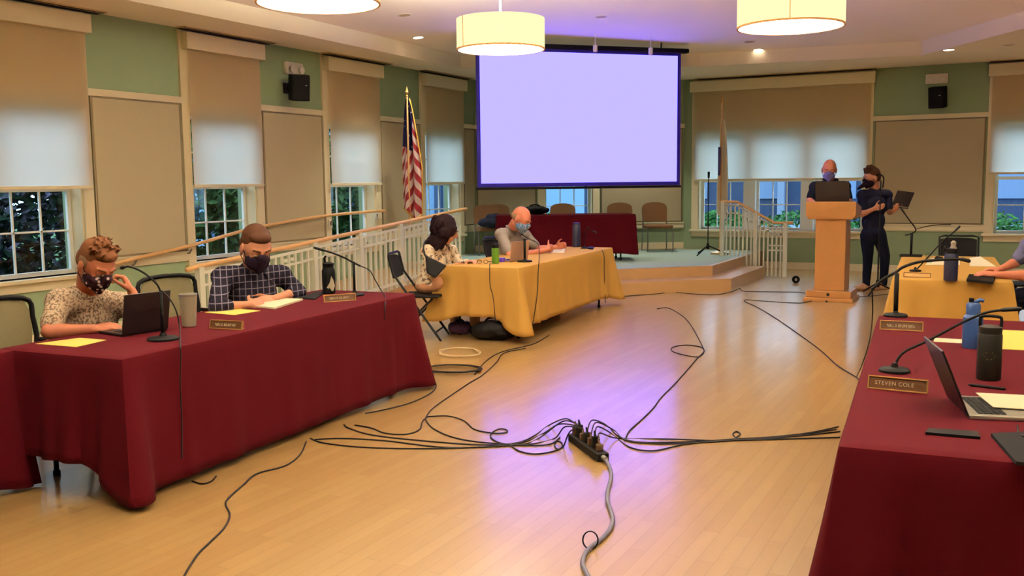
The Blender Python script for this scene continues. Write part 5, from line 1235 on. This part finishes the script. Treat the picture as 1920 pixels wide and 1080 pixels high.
# ------------------------------------------------------------------ bags and things on the floor / stage
def bag(c, s, yaw, label, name='backpack', m=None, cat='bag', seed=1):
    r = root(name, label, cat, c, yaw); q = MB(); rnd = random.Random(seed)
    q.ell((0, 0, s[2]*.5), (s[0], s[1], s[2]*.5)); q.ell((s[0]*.35, 0, s[2]*.42), (s[0]*.6, s[1]*.95, s[2]*.42)); q.ell((-s[0]*.4, s[1]*.1, s[2]*.4), (s[0]*.55, s[1]*.9, s[2]*.4))
    o = bake(q, 'body', m or black_m, None, .012, 3, .012, 9)
    for v in o.data.vertices: v.co.z = max(0.002, v.co.z)
    o.parent = r; WM[o.name] = wm(r)
    MB().tube(smooth_path([(-s[0]*.4, 0, s[2]*.85), (-s[0]*.2, 0, s[2]*1.1), (s[0]*.2, 0, s[2]*1.1), (s[0]*.4, 0, s[2]*.85)], 4), .010, 8).build('handle', black_m, r, smooth=True)
    return r
p = pz(915, 640, 0); bag((p.x, p.y+.12, 0), (.25, .15, .20), math.radians(10), 'black backpack slumped on the floor under the near end of the yellow table', m=black_m)
p = pz(858, 628, 0); bag((p.x, p.y+.05, 0), (.13, .10, .14), math.radians(10), 'small dark purple bag on the floor under the yellow table, left of the backpack', 'handbag', mat('plum_fabric', rgb(58, 34, 58), .8), seed=4)
db = M5 @ V((.62, .35, .745)); bag(tuple(db), (.24, .13, .14), math.radians(30), 'black duffel bag lying on the left part of the stage table', 'duffel_bag', seed=7)
p = pyp(900, 420, 14.2); 
o = root('folded_jacket', 'dark clothes piled on the dim chair beside the ramp rail', 'clothes', (-8.05, 14.55, SH+.485)); q = MB(); q.ell((0, 0, .09), (.2, .2, .09)); q.ell((.05, .05, .16), (.15, .13, .09)); ob = bake(q, 'jacket', mat('dark_navy_cloth', rgb(30, 32, 48), .9), None, .012, 3, .02, 8); ob.parent = o
for v in ob.data.vertices: v.co.z = max(.0, v.co.z)
p = pz(1492, 531, 0); r = root('cable_reel', 'small black round reel standing on edge on the floor left of the lectern', 'reel', (p.x, p.y, 0))
R = Matrix.Translation((0, 0, .058)) @ Matrix.Rotation(math.radians(90), 4, 'X') @ Matrix.Rotation(math.radians(20), 4, 'Y')
MB(R).lathe([(.02, -.02), (.057, -.018), (.057, .018), (.02, .02)], seg=32).build('rim', black_m, r, smooth='auto'); MB(R).lathe([(.02, -.024), (.02, .024)], seg=20).build('hub', alu, r, smooth='auto')
# floor microphone stands
def stand(base, top, label, stage=False, foot=.30, h_px=None, boom=None, d=None):
    z0 = SH if stage else 0.0; b = pz(*base, z0); r = root('microphone_stand', label, 'microphone stand', (b.x, b.y, z0)); dep = depth_of(b)
    t = pd(*top, dep); 
    MB().tube([(b.x, b.y, z0+.10), (b.x, b.y, t.z*.5+z0*.5)], .011).tube([(b.x, b.y, t.z*.5+z0*.5), (b.x, b.y, t.z)], .008).build('pole', blackmet, r, world=True)
    for k in range(3):
        a = math.radians(15+120*k); MB().tube([(b.x, b.y, z0+.16), (b.x+foot*math.cos(a), b.y+foot*math.sin(a), z0+.012)], .011).build('leg', black_m, r, world=True)
    MB().lathe([(.02, .10), (.028, .12), (.02, .2)], (b.x, b.y, z0)).build('hub', black_m, r, world=True)
    q = MB()
    if boom: q.tube(smooth_path([pd(x, y, dep) for x, y in boom], 4), .009)
    else: q.cap((b.x, b.y, t.z-.06), (b.x, b.y, t.z+.02), .017, .02)
    q.build('microphone_clip', black_m, r, world=True, smooth=True); return r
stand((1327, 478), (1319, 326), 'thin black microphone stand on the stage beside the leaning flag', True, foot=.34)
stand((1645, 552), (1655, 338), 'black microphone stand on the floor behind the person holding the laptop', foot=.30, boom=[(1655, 352), (1657, 334), (1650, 327), (1642, 330)])
# ------------------------------------------------------------------ power strip and floor cables
a = pz(1078, 828, 0); b = pz(1128, 864, 0); u = (b-a).normalized(); c_ = (a+b)/2; L = (b-a).length+.05
ps = root('power_strip', 'black power strip on the floor crowded with plugs and adapters', 'power strip', (c_.x, c_.y, 0), math.atan2(u.y, u.x))
MB().rbox((-L/2, -.038, 0), (L/2, .038, .050), .01).build('housing', black_m, ps)
MB().lathe([(.016, 0), (.014, .04)], (L/2, 0, .026), R=Matrix.Rotation(math.pi/2, 4, 'Y')).build('cord_boot', alu, ps, smooth='auto')
plugm = mat('brown_adapter', rgb(70, 50, 36), .5)
for k in range(7):
    x = -L/2+.04+k*(L-.1)/6; q = MB(); h_ = (.05, .075, .04, .06, .045, .07, .04)[k]; q.rbox((x-.014, -.02, .05), (x+.014, .02, .05+h_), .005); q.cap((x, 0, .05+h_), (x-.01, 0, .05+h_+.025), .009, .006, 8); q.build('plug', black_m if k % 2 else plugm, ps)
def top(k): return wm(ps) @ V((-L/2+.04+k*(L-.1)/6, 0, .115))
grp = 'black cables running over the floor'
def fc(pts, label, start=None, r=.0045, m=None, name='floor_cable', arch=None):
    P_ = [pz(x, y, r+.0005) for x, y in pts]
    if start is not None: P_ = [start, pz(pts[0][0], pts[0][1]-0, .11) if arch is None else pz(pts[0][0], pts[0][1], arch)]+P_[1:]
    return cable(name, P_, label, r=r, m=m)
fc([(1060, 785), (1030, 797), (1000, 818), (965, 831), (900, 834), (800, 827), (700, 816), (655, 803), (645, 796)], 'floor cable arching from the power strip to the left tablecloth, uppermost of its bunch', top(0))
fc([(1050, 795), (1020, 812), (985, 828), (930, 836), (820, 841), (690, 839), (610, 831), (582, 822)], 'floor cable from the power strip running lowest in the bunch to the left table', top(1))
fc([(1055, 790), (1010, 822), (970, 834), (840, 839), (720, 826), (640, 822), (590, 824)], 'floor cable running in the middle of the bunch to the left table', top(0)+V((.01, 0, 0)))
fc([(1060, 800), (1040, 822), (1000, 832), (965, 833), (900, 829), (850, 820), (815, 805), (800, 790), (800, 780), (812, 765), (840, 745), (880, 718), (905, 703), (930, 680), (945, 662), (985, 653)], 'floor cable looping from the power strip to the corner foot of the left yellow table', top(2))
fc([(890, 702), (905, 683), (925, 667), (950, 657), (1000, 645), (1030, 628)], 'floor cable running beside the coil towards the long side of the yellow table')
fc([(803, 781), (840, 780), (870, 789), (890, 805), (925, 812), (948, 811), (950, 806), (937, 804), (923, 811), (921, 821), (940, 831), (980, 835), (1030, 833), (1050, 820)], 'floor cable with one small loop left of the power strip')
fc([(802, 781), (792, 790), (786, 806), (760, 814), (722, 812), (695, 802), (665, 797)], 'thin floor cable branching to the foot of the left table')
fc([(785, 707), (808, 711), (818, 723), (806, 738), (770, 755), (725, 767), (685, 775)], 'floor cable emerging round the far corner of the left tablecloth')
fc([(1068, 810), (1056, 838), (1046, 842), (1040, 836), (1043, 828), (1053, 830), (1052, 840), (1030, 848), (1000, 851), (975, 846), (958, 836)], 'floor cable with a tight ring close to the power strip', top(1)+V((0, .01, 0)))
fc([(1110, 788), (1135, 796), (1160, 818), (1200, 829), (1300, 828), (1380, 823), (1450, 819), (1520, 811), (1572, 800)], 'floor cable from the power strip to the right table, uppermost of its bunch', top(3))
fc([(1118, 792), (1150, 806), (1175, 826), (1240, 832), (1330, 829), (1420, 822), (1500, 817), (1575, 809)], 'floor cable in the middle of the right-hand bunch', top(4))
fc([(1120, 800), (1145, 812), (1180, 838), (1225, 845), (1280, 834), (1350, 827), (1440, 824), (1575, 820)], 'floor cable sagging lowest in the right-hand bunch', top(5))
fc([(1125, 812), (1160, 822), (1250, 823), (1370, 826), (1374, 814), (1381, 809), (1388, 814), (1383, 824), (1460, 821), (1568, 805)], 'floor cable with a small loop halfway to the right table', top(6))
fc([(1172, 826), (1180, 808), (1205, 785), (1225, 765), (1240, 745), (1265, 720), (1290, 692), (1308, 671), (1320, 658), (1312, 650), (1285, 647), (1262, 651), (1260, 658), (1280, 665), (1308, 669), (1320, 660), (1316, 647), (1300, 617), (1285, 597), (1265, 583), (1250, 577), (1232, 579)], 'floor cable coiled once in the middle of the open floor and ending in a plug')
fc([(1575, 563), (1530, 563), (1500, 568), (1440, 565), (1400, 562), (1398, 566), (1420, 576), (1455, 597), (1500, 628), (1540, 658), (1570, 685), (1605, 707), (1612, 715)], 'floor cable from behind the lectern to the right maroon table')
fc([(1376, 545), (1388, 541), (1395, 546), (1440, 547), (1500, 548), (1512, 552)], 'floor cable between the stage step and the lectern')
fc([(1165, 556), (1230, 551), (1262, 548), (1300, 551), (1345, 552), (1376, 546)], 'floor cable lying along the foot of the stage step')
fc([(574, 828), (562, 853), (535, 873), (482, 888), (455, 910), (424, 940), (431, 965), (420, 990), (395, 1015), (370, 1040), (345, 1080), (335, 1110)], 'lone floor cable wandering to the bottom edge left of centre')
fc([(405, 893), (395, 903), (378, 907), (360, 902)], 'short floor cable peeking from under the left tablecloth')
fc([(1598, 556), (1625, 556), (1660, 552), (1700, 548)], 'floor cable between lectern and right yellow table')
g = ('power_cord', [(wm(ps) @ V((L/2+.03, 0, .024)))]+[pz(x, y, .010) for x, y in ((1143, 876), (1146, 895), (1140, 918), (1139, 940), (1148, 968), (1146, 988), (1130, 1009), (1108, 1026), (1097, 1040), (1093, 1060), (1108, 1090), (1120, 1110))])
pc = MB().tube(smooth_path(g[1], 6), .0105, 10).build('power_cord', greycable, ps, world=True, smooth=True); pc['label'] = 'thick grey power cord'
vt = pz(1107, 1016, .03); V0 = []
for k in range(17):
    a_ = 2*math.pi*k/16; V0.append(vt+V((.036*math.cos(a_), .018*math.sin(a_)*.6, .036*math.sin(a_)+.008)))
tag(MB().tube(V0, .006, 8, flat=.5).build('cable_tie', black_m, None, origin=tuple(vt), smooth=True), 'black strap loop around the grey power cord near the bottom edge', 'cable tie')
def coil(cx, cy, rx, ry, turns, r, m, label, seed=1, name='cable_coil'):
    rnd = random.Random(seed); P_ = []
    for k in range(turns*14+1):
        a_ = 2*math.pi*k/14; f = 1+rnd.uniform(-.1, .1); P_.append(pz(cx+rx*f*math.cos(a_), cy+ry*f*math.sin(a_), .006+.02*k/(turns*14)+rnd.uniform(0, .01)))
    o = MB().tube(smooth_path(P_, 3), r, 6).build(name, m, None, origin=tuple(P_[0]), smooth=True); return tag(o, label, 'cable')
coil(850, 691, 50, 7, 6, .006, cable_m, 'coil of thick black cable on the floor between the two left tables', 3)
coil(862, 660, 38, 8, 3, .0045, whitecable, 'loose coil of clear pale cord on the floor behind the black coil', 5)
# ------------------------------------------------------------------ flags
def flag_mat():
    m = bpy.data.materials.new('striped_flag'); m.use_nodes = True; nt = m.node_tree; N = nt.nodes; Lk = nt.links; b = N['Principled BSDF']; b.inputs['Roughness'].default_value = .75
    uv = N.new('ShaderNodeUVMap'); uv.uv_map = 'flag'; s = N.new('ShaderNodeSeparateXYZ'); Lk.new(uv.outputs[0], s.inputs[0])
    def M_(op, a_, b_=None, c=False):
        n = N.new('ShaderNodeMath'); n.operation = op; n.use_clamp = c
        for i, q in enumerate((a_, b_)):
            if q is None: continue
            if isinstance(q, (int, float)): n.inputs[i].default_value = q
            else: Lk.new(q, n.inputs[i])
        return n.outputs[0]
    U, Vv = s.outputs[0], s.outputs[1]
    st_ = M_('LESS_THAN', M_('FRACT', M_('MULTIPLY', Vv, 6.5)), .5)
    mx = N.new('ShaderNodeMix'); mx.data_type = 'RGBA'; mx.inputs[6].default_value = rgb(206, 186, 176); mx.inputs[7].default_value = rgb(140, 20, 34); Lk.new(st_, mx.inputs[0])
    '''
    can = M_('MULTIPLY', M_('LESS_THAN', U, .40), M_('LESS_THAN', Vv, .5385))
    vo = N.new('ShaderNodeTexVoronoi'); vo.voronoi_dimensions = '2D'; vo.inputs['Randomness'].default_value = 0.0; mp = N.new('ShaderNodeMapping'); mp.inputs['Scale'].default_value = (15, 16.6, 1); mp.inputs['Rotation'].default_value = (0, 0, .785)
    Lk.new(uv.outputs[0], mp.inputs[0]); Lk.new(mp.outputs[0], vo.inputs['Vector']); vo.inputs['Scale'].default_value = 1.0
    sd = M_('LESS_THAN', vo.outputs['Distance'], .26)
    cb = N.new('ShaderNodeMix'); cb.data_type = 'RGBA'; cb.inputs[6].default_value = rgb(32, 28, 66); cb.inputs[7].default_value = rgb(226, 216, 214); Lk.new(sd, cb.inputs[0])
    f = N.new('ShaderNodeMix'); f.data_type = 'RGBA'; Lk.new(can, f.inputs[0]); Lk.new(mx.outputs[2], f.inputs[6]); Lk.new(cb.outputs[2], f.inputs[7]); 
    '''
    Lk.new(mx.outputs[2], b.inputs['Base Color'])
    return m
fringe_m = mat('gold_fringe', rgb(210, 158, 70), .6)
def flag(base, ztop, zf0, zf1, label, m, yaw, w0, w1, tilt=(0, 0), fringe=True, name='flag', us=True):
    r = root(name, label, 'flag', base)
    bx, by, bz = base; tx, ty = tilt
    MB().tube([(0, 0, 0), (tx, ty, ztop-bz)], .014).build('pole', oak, r)
    MB(Matrix.Translation((tx, ty, ztop-bz))).lathe([(.0, .15), (.012, .10), (.028, .06), (.012, .02), (.02, 0), (.01, -.02)], cap=False).build('finial', brass, r, smooth='auto')
    MB().lathe([(.16, 0), (.16, .03), (.05, .06), (.03, .1)]).build('stand', brass, r, smooth='auto')
    # limp flag: rows go down the cloth, columns cross its folds; stripes run diagonally where the fly has slid back
    NU, NV = 48, 60; q = MB(Matrix.Rotation(yaw, 4, 'Z')); grid = []; H_ = zf0-zf1
    for j in range(NV+1):
        v = j/NV; wdt = w0+(w1-w0)*min(1, v*1.7)**.8; row = []
        for i in range(NU+1):
            s_ = i/NU-.5; ph = s_*2*math.pi*2.2
            x = wdt*(s_*.86+.06*math.sin(ph+v*2))+.35*wdt*.35; y = (.025+.05*min(1, v*2))*math.cos(ph+.8*math.sin(v*3))+.02*math.sin(v*6)
            end = .06*math.sin(s_*7+1)+.10*s_
            row.append(q.v((x, y, (zf0-bz)-H_*v-end*v)))
        grid.append(row)
    lay = q.bm.loops.layers.uv.new('flag')
    def UV(i, j):
        s_ = i/NU-.5; v = j/NV; return (v, 1.15*v+(.62 if s_ < .1 else -.5)*(s_-.1)*1.0)
    for j in range(NV):
        for i in range(NU):
            f = q.face([grid[j][i], grid[j][i+1], grid[j+1][i+1], grid[j+1][i]])
            if us and j/NV < .42-.9*max(0, i/NU-.62): f.material_index = 1
            for l, (a_, b_) in zip(f.loops, ((i, j), (i+1, j), (i+1, j+1), (i, j+1))): l[lay].uv = UV(a_, b_)
    if fringe:
        fb = MB(); Rz = Matrix.Rotation(yaw, 4, 'Z')
        fb.tube([grid[NV][i].co.copy() for i in range(0, NU+1, 2)], .014, 6, flat=.5); fb.tube([grid[j][NU].co.copy() for j in range(0, NV+1, 2)], .014, 6, flat=.5)
        fb.build('fringe', fringe_m, r)
    o = q.build('cloth', [m, mix2('starry_canton', rgb(226, 216, 214), rgb(26, 22, 60), .20, 13, 'voronoi', .8, .02)] if us else m, r, smooth=True); return r
p = pxp(763, 178, -8.0)
flag((p.x, p.y, SH*.6), p.z-.02, p.z-.05, 1.12, 'flag of stars and stripes hanging limp on an oak pole before the left wall', flag_mat(), math.radians(35), .06, .33)
wf = thin_cloth('cream_flag', rgb(232, 216, 190), .5)
p = pyp(1348, 195, 16.2)
fl2 = flag((p.x+.05, p.y, SH), p.z, p.z-.25, .95, 'furled cream flag on a pole on the stage in front of the wide blind', wf, math.radians(0), .08, .20, fringe=False, us=False)
q = pyp(1349, 300, 16.12); ob = MB(Matrix.Translation(q)).rbox((-.025, -.012, -.26), (.02, .012, .22), .01).build('emblem', mat('flag_emblem', rgb(44, 40, 84), .8), fl2, world=True)
# ------------------------------------------------------------------ outside the windows
grass = mat('lawn', rgb(48, 84, 42), .9, noise_amt=.3, noise_scale=3); road = mat('pale_road', rgb(104, 126, 146), .8, noise_amt=.05, noise_scale=1)
def seg(name, a, b, m, z0, z1): return st(MB().box((a[0], a[1], z0), (b[0], b[1], z1)).build(name, m))
gnd = MB(); gnd.box((-60, -30, -.5), (XL-TH, 90, -.32)); gnd.box((XL-TH, YB+TH, -.5), (60, 26, -.32)); st(gnd.build('ground', grass))
st(MB().box((XL-TH, 26, -.5), (60, 60, -.3)).build('road', road))
leafm = [mix2('shrub_leaves', rgb(20, 38, 22), rgb(76, 108, 62), .5, 6, sharp=.2), mix2('flowering_shrub_leaves', rgb(32, 50, 38), rgb(110, 102, 130), .56, 5, sharp=.1), mix2('hedge_leaves', rgb(22, 60, 32), rgb(70, 124, 62), .5, 8, sharp=.2)]
def bush(c, rad, n, m, label, name='shrub', leaf=.11, group=None, seed=1, trunk=True):
    rnd = random.Random(seed); r = root(name, label, 'shrub', c, 0, group); q = MB()
    for _ in range(n):
        d = V((rnd.gauss(0, 1), rnd.gauss(0, 1), rnd.gauss(0, 1))).normalized(); k = rnd.uniform(.55, 1.0)**.5
        k *= 1+.18*noise.noise(d*2.5+V((seed, 0, 0)))
        p = V((d.x*rad[0]*k, d.y*rad[1]*k, rad[2]+d.z*rad[2]*k*.98)); a_ = V((rnd.gauss(0, 1), rnd.gauss(0, 1), rnd.gauss(0, .6))).normalized(); b_ = a_.orthogonal().normalized(); s = leaf*rnd.uniform(.6, 1.3)
        vs = [q.v(p-a_*s), q.v(p+b_*s*.45), q.v(p+a_*s), q.v(p-b_*s*.45)]; q.face(vs)
    q.build('foliage', m, r)
    if trunk: MB().tube([(0, 0, 0), (.05, .03, rad[2]*.6), (0, .1, rad[2]*1.2)], [.06, .045, .02]).build('trunk', mat('bark', rgb(58, 46, 36), .9), r)
    return r
bush((-10.5, 5.6, -.32), (.95, 1.2, 1.15), 6500, leafm[0], 'dark green shrub low outside the nearest window on the left', seed=1)
bush((-12.2, 8.6, -.32), (1.4, 1.6, 1.5), 6500, leafm[1], 'purple-tinged flowering shrub outside the nearest left window', seed=2)
bush((-13.6, 6.2, -.32), (1.5, 2.0, 1.9), 6500, leafm[1], 'tall flowering shrub behind the dark shrub outside the nearest window', seed=3)
bush((-11.3, 11.4, -.32), (1.5, 1.8, 1.5), 6500, leafm[0], 'dark green shrub outside the second left window', seed=4)
bush((-13.0, 15.2, -.32), (1.5, 1.6, 1.7), 6000, leafm[0], 'dark shrub seen through the third left window', seed=5)
for k, (x, y) in enumerate(((-7.6, 21.6), (-5.9, 22.0), (-4.1, 21.8), (-2.4, 22.1), (-.6, 21.9), (1.3, 22.0), (-9.6, 20.2))):
    bush((x, y, -.32), (1.05, .7, .62), 1500, leafm[2], 'low green hedge bush ' + ['outside the small window under the screen', 'behind the leaning microphone stand and cream flag', 'behind the stage stair rail', 'behind the lectern', 'behind the person holding the laptop', 'outside the far right window', 'at the far left of the row behind the screen'][k], 'hedge_bush', .07, seed=20+k, trunk=False, group='low hedge bushes outside')
hb = root('outside_building', 'blue-grey building across the road beyond the back windows', 'building', (-6, 48, -.3))
bm_ = mat('blue_grey_siding', rgb(52, 66, 92), .8, noise_amt=.1, noise_scale=.6); 
MB().box((-26, 44, -.3), (16, 52, 4.2)).build('wall', bm_, hb, world=True); MB().hull([(-27, 43, 4.2), (17, 43, 4.2), (17, 53, 4.2), (-27, 53, 4.2)], [(-24, 47, 6.2), (14, 47, 6.2), (14, 49, 6.2), (-24, 49, 6.2)]).build('roof', mat('roof_slate', rgb(60, 66, 84), .8), hb, world=True)
for k in range(12): MB().box((-24+k*3.3, 43.9, .7), (-22.6+k*3.3, 43.98, 2.6)).build('window', mat('far_window', rgb(110, 130, 160), .2), hb, world=True)
for k in range(8):
    MB().box((-25+k*5.2, 43.6, -.3), (-24.7+k*5.2, 43.9, 4.2)).build('pillar', mat('pale_pillar', rgb(120, 134, 156), .7), hb, world=True)
wb = root('pale_annex', 'pale blue-white annex outside the fourth left window', 'building', (-17, 24, -.3)); MB().box((-26, 20.0, -.3), (-11.2, 26, 3.4)).build('wall', mat('pale_blue_wall', rgb(120, 156, 196), .7), wb, world=True)
for k in range(14): MB().box((-20+k*.62, 19.9, -.3), (-19.8+k*.62, 19.998, 3.4)).build('corner_post', mat('blue_post', rgb(56, 78, 112), .7), wb, world=True)
MB().hull([(-26.5, 19.5, 3.4), (-10.7, 19.5, 3.4), (-10.7, 26.5, 3.4), (-26.5, 26.5, 3.4)], [(-25, 22.5, 4.8), (-12.5, 22.5, 4.8), (-12.5, 24, 4.8), (-25, 24, 4.8)]).build('roof', mat('roof_slate', rgb(60, 66, 84), .8), wb, world=True)
